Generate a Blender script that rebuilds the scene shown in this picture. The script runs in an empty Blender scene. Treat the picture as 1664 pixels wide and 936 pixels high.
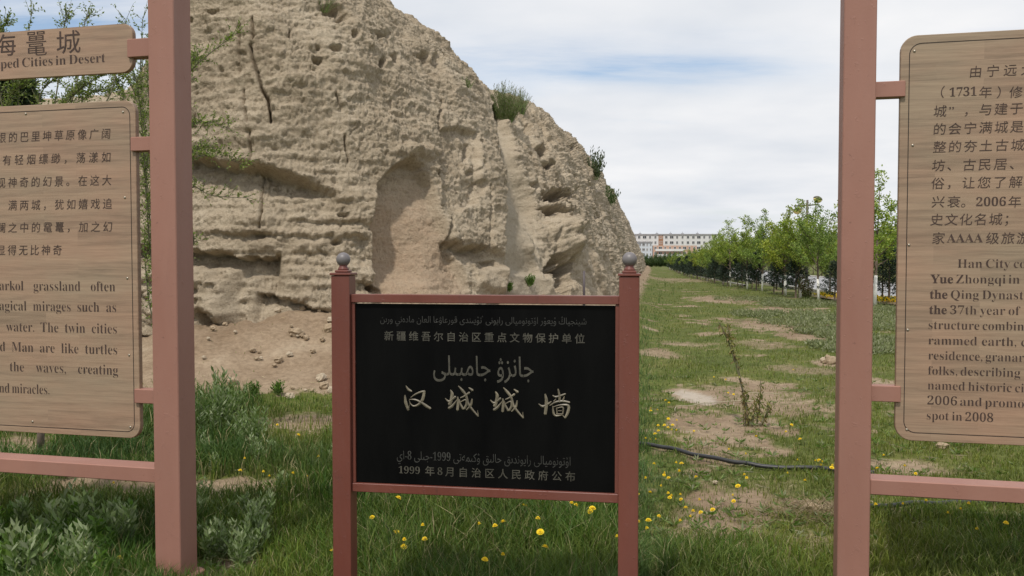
import bpy, math, random
import numpy as np
from mathutils import Vector, Matrix

random.seed(7)
rng = np.random.default_rng(7)
scene = bpy.context.scene
COL = scene.collection
PI = math.pi

# ------------------------------------------------------------------ camera
EYE = 1.6
FPX = 1400.0                       # focal length in pixels of a 1664 wide frame
PITCH = math.atan(48.0 / FPX)
cam = bpy.data.cameras.new("camera")
cam.sensor_width = 36.0
cam.lens = 36.0 * FPX / 1664.0
cam.clip_start = 0.05
cam.clip_end = 9000
camo = bpy.data.objects.new("camera", cam)
COL.objects.link(camo)
camo.location = (0, 0, EYE)
camo.rotation_euler = (PI / 2 - PITCH, 0, 0)
scene.camera = camo
CP, SP = math.cos(PITCH), math.sin(PITCH)

# ------------------------------------------------------------------ sun, sky, exposure
SUN = Vector((-0.20, -0.50, 0.86)).normalized()
sl = bpy.data.lights.new("sun", "SUN")
sl.energy = 2.9
sl.angle = math.radians(2.5)
sl.color = (1.0, 0.94, 0.85)
so = bpy.data.objects.new("sun", sl)
COL.objects.link(so)
so.rotation_euler = SUN.to_track_quat('Z', 'Y').to_euler()
so.location = (0, 0, 30)

world = bpy.data.worlds.new("World")
scene.world = world
world.use_nodes = True
wt = world.node_tree
wn, wl = wt.nodes, wt.links
bg = wn['Background']
bg.inputs['Strength'].default_value = 0.15
sky = wn.new('ShaderNodeTexSky')
sky.sky_type = 'NISHITA'
sky.sun_disc = False
sky.sun_elevation = math.asin(SUN.z)
sky.sun_rotation = math.atan2(SUN.x, SUN.y)
sky.air_density = 1.0
sky.dust_density = 1.5
tc = wn.new('ShaderNodeTexCoord')
sep = wn.new('ShaderNodeSeparateXYZ')
wl.new(tc.outputs['Generated'], sep.inputs[0])
def wmath(op, a, b=None, clamp=False):
    n = wn.new('ShaderNodeMath'); n.operation = op; n.use_clamp = clamp
    for i, v in enumerate((a, b)):
        if v is None: continue
        if isinstance(v, (int, float)): n.inputs[i].default_value = v
        else: wl.new(v, n.inputs[i])
    return n.outputs[0]
zz = wmath('ADD', wmath('MAXIMUM', sep.outputs['Z'], 0.0), 0.13)
cx = wmath('DIVIDE', sep.outputs['X'], zz)
cy = wmath('DIVIDE', sep.outputs['Y'], zz)
cmb = wn.new('ShaderNodeCombineXYZ')
wl.new(cx, cmb.inputs[0]); wl.new(cy, cmb.inputs[1])
nz = wn.new('ShaderNodeTexNoise')
nz.inputs['Scale'].default_value = 0.62
nz.inputs['Detail'].default_value = 7
nz.inputs['Roughness'].default_value = 0.55
nz.inputs['Distortion'].default_value = 0.35
mpw = wn.new('ShaderNodeMapping')
mpw.inputs['Location'].default_value = (3.1, 5.25, 0.0)
mpw.inputs['Scale'].default_value = (0.8, 1.5, 1)
wl.new(cmb.outputs[0], mpw.inputs[0]); wl.new(mpw.outputs[0], nz.inputs['Vector'])
cr = wn.new('ShaderNodeMapRange')
cr.inputs['From Min'].default_value = 0.30
cr.inputs['From Max'].default_value = 0.46
cr.inputs['To Min'].default_value = 0.55
cr.inputs['To Max'].default_value = 1.0
wl.new(nz.outputs['Fac'], cr.inputs['Value'])
nz2 = wn.new('ShaderNodeTexNoise')
nz2.inputs['Scale'].default_value = 1.3
nz2.inputs['Detail'].default_value = 5
wl.new(cmb.outputs[0], nz2.inputs['Vector'])
crc = wn.new('ShaderNodeValToRGB')
crc.color_ramp.elements[0].position = 0.3
crc.color_ramp.elements[0].color = (0.70, 0.735, 0.79, 1)
crc.color_ramp.elements[1].position = 0.7
crc.color_ramp.elements[1].color = (0.90, 0.90, 0.91, 1)
wl.new(nz2.outputs['Fac'], crc.inputs['Fac'])
sc10 = wn.new('ShaderNodeVectorMath'); sc10.operation = 'SCALE'; sc10.inputs['Scale'].default_value = 6.9
wl.new(crc.outputs['Color'], sc10.inputs[0])
mx = wn.new('ShaderNodeMix'); mx.data_type = 'RGBA'
nz3 = wn.new('ShaderNodeTexNoise')
nz3.inputs['Scale'].default_value = 1.6; nz3.inputs['Detail'].default_value = 6; nz3.inputs['Roughness'].default_value = .6
mp3 = wn.new('ShaderNodeMapping'); mp3.inputs['Scale'].default_value = (.7, 2.2, 1); mp3.inputs['Rotation'].default_value = (0, 0, .12)
wl.new(cmb.outputs[0], mp3.inputs[0]); wl.new(mp3.outputs[0], nz3.inputs['Vector'])
def gap(x0, y0, rx, ry, amp):
    ax = wmath('DIVIDE', wmath('SUBTRACT', cx, x0), rx); ay = wmath('DIVIDE', wmath('SUBTRACT', cy, y0), ry)
    e = wmath('ADD', wmath('MULTIPLY', ax, ax), wmath('MULTIPLY', ay, ay))
    e = wmath('ADD', e, wmath('MULTIPLY', wmath('SUBTRACT', nz3.outputs['Fac'], 0.5), 4.5))
    g = wmath('POWER', 2.0, wmath('MULTIPLY', wmath('MAXIMUM', e, -0.6), -1.5))
    return wmath('MULTIPLY', g, amp)
fac = wmath('SUBTRACT', cr.outputs[0], wmath('ADD', gap(0.34, 2.80, .55, .20, .62), gap(-1.3, 2.3, .8, .8, .50)), True)
wl.new(fac, mx.inputs['Factor'])
wl.new(sky.outputs['Color'], mx.inputs[6]); wl.new(sc10.outputs[0], mx.inputs[7])
wl.new(mx.outputs[2], bg.inputs['Color'])

scene.view_settings.view_transform = 'Standard'
scene.view_settings.look = 'None'
scene.view_settings.exposure = 0.0
scene.view_settings.gamma = 1.0

# ------------------------------------------------------------------ projection helpers
def ray(px, py):
    a = (px - 832.0) / FPX; b = (468.0 - py) / FPX
    return np.array((a, CP + b * SP, -SP + b * CP))
def P(px, py, Y):
    d = ray(px, py); t = Y / d[1]
    return np.array((d[0] * t, Y, EYE + d[2] * t))
def G(px, py, h=0.0):
    d = ray(px, py); t = (h - EYE) / d[2]
    return np.array((d[0] * t, d[1] * t, h))
def proj(x, y, z):
    zz = z - EYE
    dep = y * CP - zz * SP
    up = y * SP + zz * CP
    dep = np.maximum(dep, 0.05)
    return 832.0 + FPX * x / dep, 468.0 - FPX * up / dep

# ------------------------------------------------------------------ numpy noise
_perm = np.random.default_rng(3).permutation(256).astype(np.int64)
_perm = np.concatenate([_perm, _perm, _perm])
_grad = np.random.default_rng(4).normal(size=(256, 3)); _grad /= np.linalg.norm(_grad, axis=1)[:, None]
def noise(x, y, z):
    x, y, z = np.broadcast_arrays(np.asarray(x, float), np.asarray(y, float), np.asarray(z, float))
    xi = np.floor(x).astype(np.int64); yi = np.floor(y).astype(np.int64); zi = np.floor(z).astype(np.int64)
    fx, fy, fz = x - xi, y - yi, z - zi
    u = fx*fx*fx*(fx*(fx*6-15)+10); v = fy*fy*fy*(fy*(fy*6-15)+10); w = fz*fz*fz*(fz*(fz*6-15)+10)
    out = 0
    for dx in (0, 1):
        wx = u if dx else 1-u
        for dy in (0, 1):
            wy = v if dy else 1-v
            for dz in (0, 1):
                wz = w if dz else 1-w
                h = _perm[_perm[_perm[(xi+dx) & 255] + ((yi+dy) & 255)] + ((zi+dz) & 255)]
                g = _grad[h]
                out = out + wx*wy*wz*(g[..., 0]*(fx-dx) + g[..., 1]*(fy-dy) + g[..., 2]*(fz-dz))
    return out * 1.5
def fbm(x, y, z, o=4, g=0.5):
    s = 0; a = 1.0; f = 1.0
    for i in range(o):
        s = s + a*noise(x*f+i*17.3, y*f+i*5.1, z*f-i*9.7); a *= g; f *= 2.03
    return s
def ridged(x, y, z, o=3):
    s = 0; a = 1.0; f = 1.0
    for i in range(o):
        s = s + a*(1-2*np.abs(noise(x*f+i*7.3, y*f-i*3.1, z*f+i*2.7))); a *= .5; f *= 2.1
    return s
def sm(a, b, x):
    t = np.clip((x-a)/(b-a), 0, 1)
    return t*t*(3-2*t)

# ------------------------------------------------------------------ mesh helpers
def tag(o, label=None, cat=None, group=None, kind=None):
    if label: o['label'] = label
    if cat: o['category'] = cat
    if group: o['group'] = group
    if kind: o['kind'] = kind
    return o
def empty(name, loc=(0, 0, 0), rz=0.0):
    o = bpy.data.objects.new(name, None); COL.objects.link(o)
    o.empty_display_size = 0.2
    o.location = [float(c) for c in loc]; o.rotation_euler = (0, 0, rz)
    return o
def npmesh(name, V, F, mats=None, smooth=False, col=None, midx=None):
    """V (n,3); F list of (m,k) int arrays"""
    V = np.asarray(V, np.float32)
    me = bpy.data.meshes.new(name)
    F = [np.asarray(f, np.int32) for f in F if len(f)]
    me.vertices.add(len(V)); me.vertices.foreach_set('co', V.ravel())
    nl = sum(f.size for f in F); npol = sum(len(f) for f in F)
    me.loops.add(nl); me.polygons.add(npol)
    me.loops.foreach_set('vertex_index', np.concatenate([f.ravel() for f in F]))
    st = []; c = 0
    for f in F:
        st.append(c + np.arange(len(f))*f.shape[1]); c += f.size
    me.polygons.foreach_set('loop_start', np.concatenate(st).astype(np.int32))
    if midx is not None: me.polygons.foreach_set('material_index', np.asarray(midx, np.int32))
    me.polygons.foreach_set('use_smooth', np.full(npol, bool(smooth)))
    if col is not None:
        a = me.color_attributes.new('col', 'FLOAT_COLOR', 'POINT')
        c4 = np.ones((len(V), 4), np.float32); c4[:, :3] = col
        a.data.foreach_set('color', c4.ravel())
    me.update(calc_edges=True)
    me.validate()
    for m in (mats or []): me.materials.append(m)
    return me
def obj(name, me, parent=None, loc=None):
    o = bpy.data.objects.new(name, me); COL.objects.link(o)
    if parent: o.parent = parent
    if loc is not None: o.location = [float(c) for c in loc]
    return o
def copy_tree(o, parent=None):
    c = o.copy(); COL.objects.link(c); c.parent = parent
    for ch in [k for k in o.children]: copy_tree(ch, c)
    return c
class MB:
    def __init__(s): s.V = []; s.F = {}; s.n = 0
    def add(s, V, F):
        s.V.append(np.asarray(V, float))
        for f in F: s.F.setdefault(len(f), []).append([i + s.n for i in f])
        s.n += len(V)
    def box(s, x0, x1, y0, y1, z0, z1, bev=0.0):
        if bev <= 0:
            V = [(x, y, z) for z in (z0, z1) for y in (y0, y1) for x in (x0, x1)]
            s.add(V, [(0, 2, 3, 1), (4, 5, 7, 6), (0, 1, 5, 4), (2, 6, 7, 3), (0, 4, 6, 2), (1, 3, 7, 5)])
        else:
            b = bev
            ring = [(x0+b, y0), (x1-b, y0), (x1, y0+b), (x1, y1-b), (x1-b, y1), (x0+b, y1), (x0, y1-b), (x0, y0+b)]
            cxm, cym = (x0+x1)/2, (y0+y1)/2
            def ins(r, d): return [(cxm+(x-cxm)*(1-d/(abs(x1-x0)/2)), cym+(y-cym)*(1-d/(abs(y1-y0)/2))) for x, y in r]
            L = [(ins(ring, b), z0), (ring, z0+b), (ring, z1-b), (ins(ring, b), z1)]
            V = [(x, y, z) for r, z in L for x, y in r]
            F = [tuple(range(7, -1, -1)), tuple(range(24, 32))]
            for l in range(3):
                for i in range(8):
                    j = (i+1) % 8
                    F.append((l*8+i, l*8+j, (l+1)*8+j, (l+1)*8+i))
            s.add(V, F)
    def tube(s, pts, rad, n=8, caps=True):
        pts = [np.asarray(p, float) for p in pts]; m = len(pts)
        if not hasattr(rad, '__len__'): rad = [rad]*m
        V = []; up = np.array((0.13, 0.27, 0.95))
        for i, p in enumerate(pts):
            d = pts[min(i+1, m-1)] - pts[max(i-1, 0)]; d = d/(np.linalg.norm(d)+1e-9)
            a = np.cross(d, up)
            if np.linalg.norm(a) < 0.05: a = np.cross(d, (1, 0, 0))
            a /= np.linalg.norm(a); b = np.cross(d, a)
            for k in range(n):
                t = 2*PI*k/n
                V.append(p + rad[i]*(a*math.cos(t)+b*math.sin(t)))
        F = []
        for i in range(m-1):
            for k in range(n):
                j = (k+1) % n
                F.append((i*n+k, i*n+j, (i+1)*n+j, (i+1)*n+k))
        if caps:
            F.append(tuple(range(n-1, -1, -1))); F.append(tuple((m-1)*n+k for k in range(n)))
        s.add(V, F)
    def lathe(s, prof, c=(0, 0, 0), n=16):
        V = []; m = len(prof)
        for r, z in prof:
            for k in range(n):
                t = 2*PI*k/n; V.append((c[0]+r*math.cos(t), c[1]+r*math.sin(t), c[2]+z))
        F = []
        for i in range(m-1):
            for k in range(n):
                j = (k+1) % n
                F.append((i*n+k, i*n+j, (i+1)*n+j, (i+1)*n+k))
        F.append(tuple(range(n-1, -1, -1))); F.append(tuple((m-1)*n+k for k in range(n)))
        s.add(V, F)
    def mesh(s, name, mat, smooth=False, col=None):
        V = np.concatenate(s.V) if s.V else np.zeros((0, 3))
        return npmesh(name, V, [np.array(f) for f in s.F.values()], [mat] if mat else [], smooth, col)
    def build(s, name, mat, parent=None, smooth=False, loc=None):
        return obj(name, s.mesh(name, mat, smooth), parent, loc)

# ------------------------------------------------------------------ materials
def newmat(name):
    m = bpy.data.materials.new(name); m.use_nodes = True
    nt = m.node_tree
    return m, nt.nodes, nt.links, nt.nodes['Principled BSDF']
def ramp(N, stops):
    r = N.new('ShaderNodeValToRGB'); e = r.color_ramp.elements
    while len(e) > 1: e.remove(e[-1])
    e[0].position = stops[0][0]; e[0].color = (*stops[0][1], 1)
    for p, c in stops[1:]:
        k = e.new(p); k.color = (*c, 1)
    return r
def tnoise(N, L, scale, detail=4, rough=.55, vec=None, mapping=None, dist=0):
    n = N.new('ShaderNodeTexNoise'); n.inputs['Scale'].default_value = scale
    n.inputs['Detail'].default_value = detail; n.inputs['Roughness'].default_value = rough
    n.inputs['Distortion'].default_value = dist
    if vec is None:
        t = N.new('ShaderNodeTexCoord'); vec = t.outputs['Object']
    if mapping:
        mp = N.new('ShaderNodeMapping'); mp.inputs['Scale'].default_value = mapping
        L.new(vec, mp.inputs[0]); vec = mp.outputs[0]
    L.new(vec, n.inputs['Vector'])
    return n
def mixc(N, L, fac, a, b, mode='MIX'):
    m = N.new('ShaderNodeMix'); m.data_type = 'RGBA'; m.blend_type = mode
    for sck, v in ((m.inputs['Factor'], fac), (m.inputs[6], a), (m.inputs[7], b)):
        if isinstance(v, (int, float)): sck.default_value = v
        elif isinstance(v, tuple): sck.default_value = (*v, 1)
        else: L.new(v, sck)
    return m.outputs[2]
def bump(N, L, h, strength, dist, prev=None):
    b = N.new('ShaderNodeBump'); b.inputs['Strength'].default_value = strength; b.inputs['Distance'].default_value = dist
    L.new(h, b.inputs['Height'])
    if prev is not None: L.new(prev, b.inputs['Normal'])
    return b.outputs[0]

def paint_mat(name, c1, c2, c3, rough=.5, stain=.25):
    m, N, L, B = newmat(name)
    big = tnoise(N, L, 3.0, 5, .6, mapping=(1, 1, .35))
    fine = tnoise(N, L, 60, 3, .6)
    rust = tnoise(N, L, 9, 6, .7, mapping=(1.2, 1.2, .35), dist=.4)
    base = ramp(N, [(0.3, c1), (0.7, c2)]); L.new(big.outputs['Fac'], base.inputs['Fac'])
    rr = ramp(N, [(0.60, (0, 0, 0)), (0.74, (1, 1, 1))]); L.new(rust.outputs['Fac'], rr.inputs['Fac'])
    f = N.new('ShaderNodeMath'); f.operation = 'MULTIPLY'; f.inputs[1].default_value = stain
    L.new(rr.outputs['Color'], f.inputs[0])
    L.new(mixc(N, L, f.outputs[0], base.outputs['Color'], c3), B.inputs['Base Color'])
    rg = N.new('ShaderNodeMapRange'); rg.inputs['To Min'].default_value = rough-.08; rg.inputs['To Max'].default_value = rough+.15
    L.new(rust.outputs['Fac'], rg.inputs['Value']); L.new(rg.outputs[0], B.inputs['Roughness'])
    dn = tnoise(N, L, 1.6, 6, .65, mapping=(1, 1, .25), dist=.6)
    dr = ramp(N, [(.45, (0, 0, 0)), (.75, (.45, .45, .45))]); L.new(dn.outputs['Fac'], dr.inputs['Fac'])
    old = B.inputs['Base Color'].links[0].from_socket
    dusty = mixc(N, L, dr.outputs['Color'], old, tuple(v*.8+.06 for v in c2))
    ck = tnoise(N, L, 38, 6, .8); ckr = ramp(N, [(.655, (0, 0, 0)), (.68, (1, 1, 1))]); L.new(ck.outputs['Fac'], ckr.inputs['Fac'])
    L.new(mixc(N, L, ckr.outputs['Color'], dusty, c3), B.inputs['Base Color'])
    ch = tnoise(N, L, 26, 5, .75)
    cr_ = ramp(N, [(0.60, (0, 0, 0)), (0.66, (1, 1, 1))]); L.new(ch.outputs['Fac'], cr_.inputs['Fac'])
    n1 = bump(N, L, fine.outputs['Fac'], .35, .0012)
    n2 = bump(N, L, cr_.outputs['Color'], .5, .0015, n1)
    L.new(n2, B.inputs['Normal'])
    return m
M = {}
M['pink_paint'] = paint_mat('pink_brown_paint', (.27, .126, .094), (.325, .16, .12), (.18, .085, .065), .55, .3)
M['red_paint'] = paint_mat('oxide_red_paint', (.125, .034, .024), (.17, .048, .033), (.045, .02, .017), .38, .75)
M['grey_metal'] = paint_mat('grey_ball', (.13, .12, .125), (.17, .155, .16), (.10, .07, .065), .4, .5)
M['dark_metal'] = paint_mat('dark_pole', (.07, .055, .06), (.10, .08, .085), (.12, .06, .045), .5, .5)

def stone_mat():
    m, N, L, B = newmat('black_polished_stone')
    n = tnoise(N, L, 3.0, 6, .6, mapping=(1.5, 1, .35))
    r = ramp(N, [(.35, (.0025, .0025, .003)), (.75, (.0065, .0065, .0065))]); L.new(n.outputs['Fac'], r.inputs['Fac'])
    L.new(r.outputs['Color'], B.inputs['Base Color'])
    rg = N.new('ShaderNodeMapRange'); rg.inputs['To Min'].default_value = .3; rg.inputs['To Max'].default_value = .5
    L.new(n.outputs['Fac'], rg.inputs['Value']); L.new(rg.outputs[0], B.inputs['Roughness'])
    B.inputs['Specular IOR Level'].default_value = .06
    return m
M['stone'] = stone_mat()
def plain(name, c, rough=.7, var=.15, scale=20, spec=.5):
    m, N, L, B = newmat(name)
    n = tnoise(N, L, scale, 4, .6)
    r = ramp(N, [(.3, tuple(v*(1-var) for v in c)), (.7, tuple(min(1, v*(1+var)) for v in c))])
    L.new(n.outputs['Fac'], r.inputs['Fac']); L.new(r.outputs['Color'], B.inputs['Base Color'])
    B.inputs['Roughness'].default_value = rough; B.inputs['Specular IOR Level'].default_value = spec
    L.new(bump(N, L, n.outputs['Fac'], .3, .003), B.inputs['Normal'])
    return m
M['gold_text'] = plain('faded_gilding', (.16, .138, .098), .45, .45, 30)
M['grey_text'] = plain('faded_grey_engraving', (.062, .057, .046), .5, .5, 25)
M['dim_text'] = plain('dim_grey_engraving', (.034, .033, .031), .5, .5, 25)
M['brown_text'] = plain('burnt_brown_engraving', (.055, .032, .026), .8, .4, 25)
M['groove'] = plain('routed_groove', (.02, .012, .01), .8, .3, 25)
M['screw'] = plain('screw_metal', (.38, .34, .28), .35, .2, 60); M['screw'].node_tree.nodes['Principled BSDF'].inputs['Metallic'].default_value = .8
M['hose'] = plain('black_hose', (.022, .022, .024), .45, .3, 8)
M['pale_cord'] = plain('pale_dry_hose', (.36, .32, .22), .7, .2, 15)
M['brick'] = plain('red_brick', (.36, .14, .085), .85, .25, 30)
M['white_trunk'] = plain('whitewashed_bark', (.78, .77, .73), .85, .08, 12)
M['bark'] = plain('grey_brown_bark', (.17, .13, .10), .9, .35, 14)
M['branch'] = plain('young_bark', (.13, .12, .07), .85, .3, 14)
M['kerb'] = plain('pale_kerb_concrete', (.50, .48, .44), .85, .12, 5)
M['asphalt'] = plain('pale_worn_road', (.30, .30, .31), .85, .1, 2)
M['yellow'] = plain('yellow_petals', (.82, .62, .02), .6, .2, 150)
M['stalk'] = plain('green_stalk', (.13, .22, .04), .6, .2, 40)
M['lamp_shell'] = plain('lamp_housing', (.09, .075, .06), .5, .2, 10)
M['lamp_glass'] = plain('amber_lamp_glass', (.72, .55, .20), .25, .15, 6)

def board_mat(name, tone):
    m, N, L, B = newmat(name)
    t = N.new('ShaderNodeTexCoord')
    mp = N.new('ShaderNodeMapping'); mp.inputs['Rotation'].default_value = (PI/2, 0, 0)
    L.new(t.outputs['Object'], mp.inputs[0])
    br = N.new('ShaderNodeTexBrick')
    br.inputs['Scale'].default_value = 1.0; br.inputs['Brick Width'].default_value = .52; br.inputs['Row Height'].default_value = .082
    br.inputs['Mortar Size'].default_value = .0006; br.offset = .37
    br.inputs['Color1'].default_value = (0.0, 0, 0, 1); br.inputs['Color2'].default_value = (1, 1, 1, 1)
    br.inputs['Mortar'].default_value = (.2, .2, .2, 1)
    L.new(mp.outputs[0], br.inputs['Vector'])
    gr = tnoise(N, L, 5.5, 8, .68, mapping=(.5, 4, 7), dist=.9)
    wv = N.new('ShaderNodeTexWave'); wv.wave_type = 'BANDS'; wv.bands_direction = 'Z'
    wv.inputs['Scale'].default_value = 5.0; wv.inputs['Distortion'].default_value = 9; wv.inputs['Detail'].default_value = 3
    wv.inputs['Detail Scale'].default_value = .9
    mp2 = N.new('ShaderNodeMapping'); mp2.inputs['Scale'].default_value = (.35, 1, 1.6)
    # shift the grain from stave to stave
    ad = N.new('ShaderNodeVectorMath'); ad.operation = 'ADD'
    L.new(t.outputs['Object'], ad.inputs[0]); L.new(br.outputs['Color'], ad.inputs[1])
    L.new(ad.outputs[0], mp2.inputs[0]); L.new(mp2.outputs[0], wv.inputs['Vector'])
    c = ramp(N, [(.22, tuple(v*.74 for v in tone)), (.5, tone), (.80, tuple(v*1.16 for v in tone))])
    mixv = N.new('ShaderNodeMath'); mixv.operation = 'MULTIPLY_ADD'; mixv.inputs[1].default_value = .16
    L.new(wv.outputs['Fac'], mixv.inputs[0]); L.new(gr.outputs['Fac'], mixv.inputs[2])
    s2 = N.new('ShaderNodeMath'); s2.operation = 'MULTIPLY_ADD'; s2.inputs[1].default_value = .26
    L.new(br.outputs['Color'], s2.inputs[0]); L.new(mixv.outputs[0], s2.inputs[2])
    s3 = N.new('ShaderNodeMath'); s3.operation = 'SUBTRACT'; s3.inputs[1].default_value = .19
    L.new(s2.outputs[0], s3.inputs[0]); L.new(s3.outputs[0], c.inputs['Fac'])
    fg = tnoise(N, L, 9, 6, .7, mapping=(.7, 4, 34), dist=.3)
    fgr = ramp(N, [(.35, (.84, .82, .80)), (.6, (1.05, 1.05, 1.05))]); L.new(fg.outputs['Fac'], fgr.inputs['Fac'])
    big = tnoise(N, L, 2.2, 4, .6, mapping=(.5, 1, 1.3))
    red = ramp(N, [(.35, (.99, 1.0, .97)), (.65, (1.10, .94, .90))]); L.new(big.outputs['Fac'], red.inputs['Fac'])
    L.new(mixc(N, L, 1.0, mixc(N, L, 1.0, c.outputs['Color'], red.outputs['Color'], 'MULTIPLY'), fgr.outputs['Color'], 'MULTIPLY'), B.inputs['Base Color'])
    B.inputs['Roughness'].default_value = .55
    L.new(bump(N, L, gr.outputs['Fac'], .35, .0012), B.inputs['Normal'])
    return m
M['board'] = board_mat('laminated_board', (.300, .222, .158))

def leaf_mat(name, trans=.35, rough=.55):
    m, N, L, B = newmat(name)
    a = N.new('ShaderNodeAttribute'); a.attribute_name = 'col'
    L.new(a.outputs['Color'], B.inputs['Base Color']); B.inputs['Roughness'].default_value = rough
    B.inputs['Specular IOR Level'].default_value = .35
    tr = N.new('ShaderNodeBsdfTranslucent')
    mc = mixc(N, L, 1.0, a.outputs['Color'], (1.1, 1.25, .6), 'MULTIPLY'); L.new(mc, tr.inputs['Color'])
    ms = N.new('ShaderNodeMixShader'); ms.inputs[0].default_value = trans
    L.new(B.outputs[0], ms.inputs[1]); L.new(tr.outputs[0], ms.inputs[2])
    L.new(ms.outputs[0], N['Material Output'].inputs['Surface'])
    return m
M['leaf'] = leaf_mat('leaf'); M['grass'] = leaf_mat('grass_blade', .3, .6); M['needle'] = leaf_mat('needle', .12, .6)

# ------------------------------------------------------------------ the wall's plan: foot line, ridge line, height
#        foot x,y      ridge x,y   H    k(convex) n    talus
WC = [(-22, 17.0,  -23, 20.0, 4.3, .8, 15, .30),
      (-12, 15.4,  -12.5, 17.7, 4.5, .8, 25, .30),
      (-7.6, 14.4, -8.0, 16.8, 4.75, .8, 40, .35),
      (-6.3, 13.8, -6.95, 16.2, 5.0, .8, 60, .6),
      (-5.3, 13.2, -5.75, 15.6, 7.6, .85, 90, .62),
      (-3.8, 12.7, -4.2, 15.6, 8.2, .85, 95, .72),
      (-2.4, 12.9, -3.4, 17.0, 7.7, .85, 95, .78),
      (-1.2, 13.6, -2.85, 18.4, 7.15, .75, 80, .95),
      (-.3, 14.6,  -2.05, 20.5, 7.0, .65, 75, .75),
      (.7, 16.2,   -1.35, 24.0, 6.75, .55, 65, .75),
      (1.6, 18.5,  -.5, 27.0, 6.6, .45, 60, .60),
      (2.4, 22.0,  .95, 30.0, 6.85, .4, 60, .40),
      (3.4, 27.5,  2.1, 36.0, 7.0, .35, 75, .30),
      (5.5, 40.0,  3.75, 45.0, 7.3, .3, 75, .30),
      (9.7, 65.0,  8.3, 70.0, 6.7, .3, 65, .30),
      (18.8, 120.0, 17.6, 125.0, 4.8, .3, 15, .30),
      (22.5, 145.0, 22.0, 148.0, 2.5, .3, 6, .20),
      (23.5, 150.0, 23.2, 151.0, .3, .3, 0, .10)]
W = np.array(WC, float)
FOOT = W[:, :2]; TAL = W[:, 7]

def foot_dist(x, y):
    """distance to the foot line, talus height there, side (+ = under the wall)"""
    x = np.asarray(x, float); y = np.asarray(y, float)
    best = np.full(x.shape, 1e9); ta = np.zeros(x.shape); sd = np.zeros(x.shape)
    for i in range(len(FOOT)-1):
        a, b = FOOT[i], FOOT[i+1]; d = b-a; l2 = d @ d
        t = np.clip(((x-a[0])*d[0]+(y-a[1])*d[1])/l2, 0, 1)
        qx, qy = a[0]+t*d[0], a[1]+t*d[1]
        dd = np.hypot(x-qx, y-qy)
        m = dd < best
        best = np.where(m, dd, best); ta = np.where(m, TAL[i]+(TAL[i+1]-TAL[i])*t, ta)
        sd = np.where(m, d[0]*(y-a[1])-d[1]*(x-a[0]), sd)
    return best, ta, np.sign(sd)

def gh(x, y):
    x = np.asarray(x, float); y = np.asarray(y, float)
    d, ta, s = foot_dist(x, y)
    wob = 1+.35*noise(x*.7, y*.7, 3.3)
    dd = np.where(s > 0, 0, d)
    R = 3.0-1.4*sm(.5, 2.5, x)
    h = ta*np.clip(1-dd/R, 0, 1)**1.4*wob
    far = sm(60, 20, np.hypot(x, y))
    h = h + (.035*noise(x*.6, y*.6, 0) + .02*noise(x*1.9, y*1.9, 2) + .012*noise(x*6, y*6, 4))*far
    h = h + np.clip(1-dd/R, 0, 1)*(.07*fbm(x*1.7, y*1.7, 9., 4, .6)+.05*ridged(x*3.3, y*3.3, 4., 3)*np.clip(1-dd/R, 0, 1))
    return h
def gz(x, y): return float(gh(np.array([x]), np.array([y]))[0])

# bare earth patches, given where they lie on the ground: centre px, radii px, strength, pale
PATCH = [(150, 792, 120, 20, 1, 0), (365, 790, 80, 20, 1, 0), (60, 800, 60, 14, .6, 0), (350, 930, 90, 24, .9, 0),
         (1128, 641, 34, 17, 1.2, 1), (1165, 700, 80, 34, .9, 0), (1240, 655, 110, 34, .62, 0), (1215, 690, 75, 20, .8, 0),
         (1165, 740, 60, 26, .55, 0), (1180, 862, 75, 30, .8, 0), (1310, 822, 60, 15, .95, 0), (1215, 790, 90, 20, .35, 0),
         (1275, 505, 60, 6, .9, 0), (1260, 530, 75, 11, .8, 0), (1320, 545, 60, 9, .7, 0), (1180, 488, 55, 7, .75, 0), (1100, 455, 60, 4, .5, 0),
         (1480, 758, 90, 16, .75, 0), (1345, 590, 30, 8, .7, 0), (1300, 600, 60, 8, .5, 0), (1075, 575, 40, 8, .6, 0), (1250, 560, 60, 8, .5, 0),
         (480, 690, 90, 18, .6, 0), (470, 720, 80, 14, .25, 0), (1120, 560, 50, 7, .45, 0), (1640, 840, 80, 14, .5, 0), (1420, 640, 70, 12, .5, 0)]
PW = []
for (a, b, rx, ry, s, pale) in PATCH:
    c = G(a, b); e = G(a+rx, b); n = G(a, b-ry); f = G(a, min(b+ry, 1400))
    PW.append((c[0], (n[1]+f[1])/2, abs(e[0]-c[0]), abs(n[1]-f[1])/2, s, pale))
def dirt(x, y):
    x = np.asarray(x, float); y = np.asarray(y, float)
    w1 = fbm(x*1.1, y*1.1, 5., 4, .6); w2 = fbm(x*4.5, y*4.5, 8., 3, .6)
    D = np.zeros(x.shape); pale = np.zeros(x.shape)
    for (cx_, cy_, rx, ry, s, p) in PW:
        r = np.sqrt(((x-cx_)/rx)**2+((y-cy_)/ry)**2)
        v = (s if cx_ < .2 else s*.9)*sm(1.35, .5, r+.5*w1+.4*w2)
        D = np.maximum(D, v)
        if p: pale = np.maximum(pale, sm(1.1, .3, r*1.2+.35*w1+.6*w2)*.42)
    d, ta, s = foot_dist(x, y)
    near = sm(40, 18, y)
    lf = sm(1.6, .4, x)
    D = np.maximum(D, sm(3.0, 2.3, d+.45*w1+.2*w2)*near*lf)
    D = np.maximum(D, sm(.9, .3, d+.3*w1)*.7)
    gen = sm(.12, .7, w1*.7+.55*noise(x*.33, y*.33, 12.))*.75
    D = np.maximum(D, gen*sm(3.0, 6, y))
    D = np.where(s > 0, 1.0, D)
    return np.clip(D, 0, 1), pale

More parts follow.
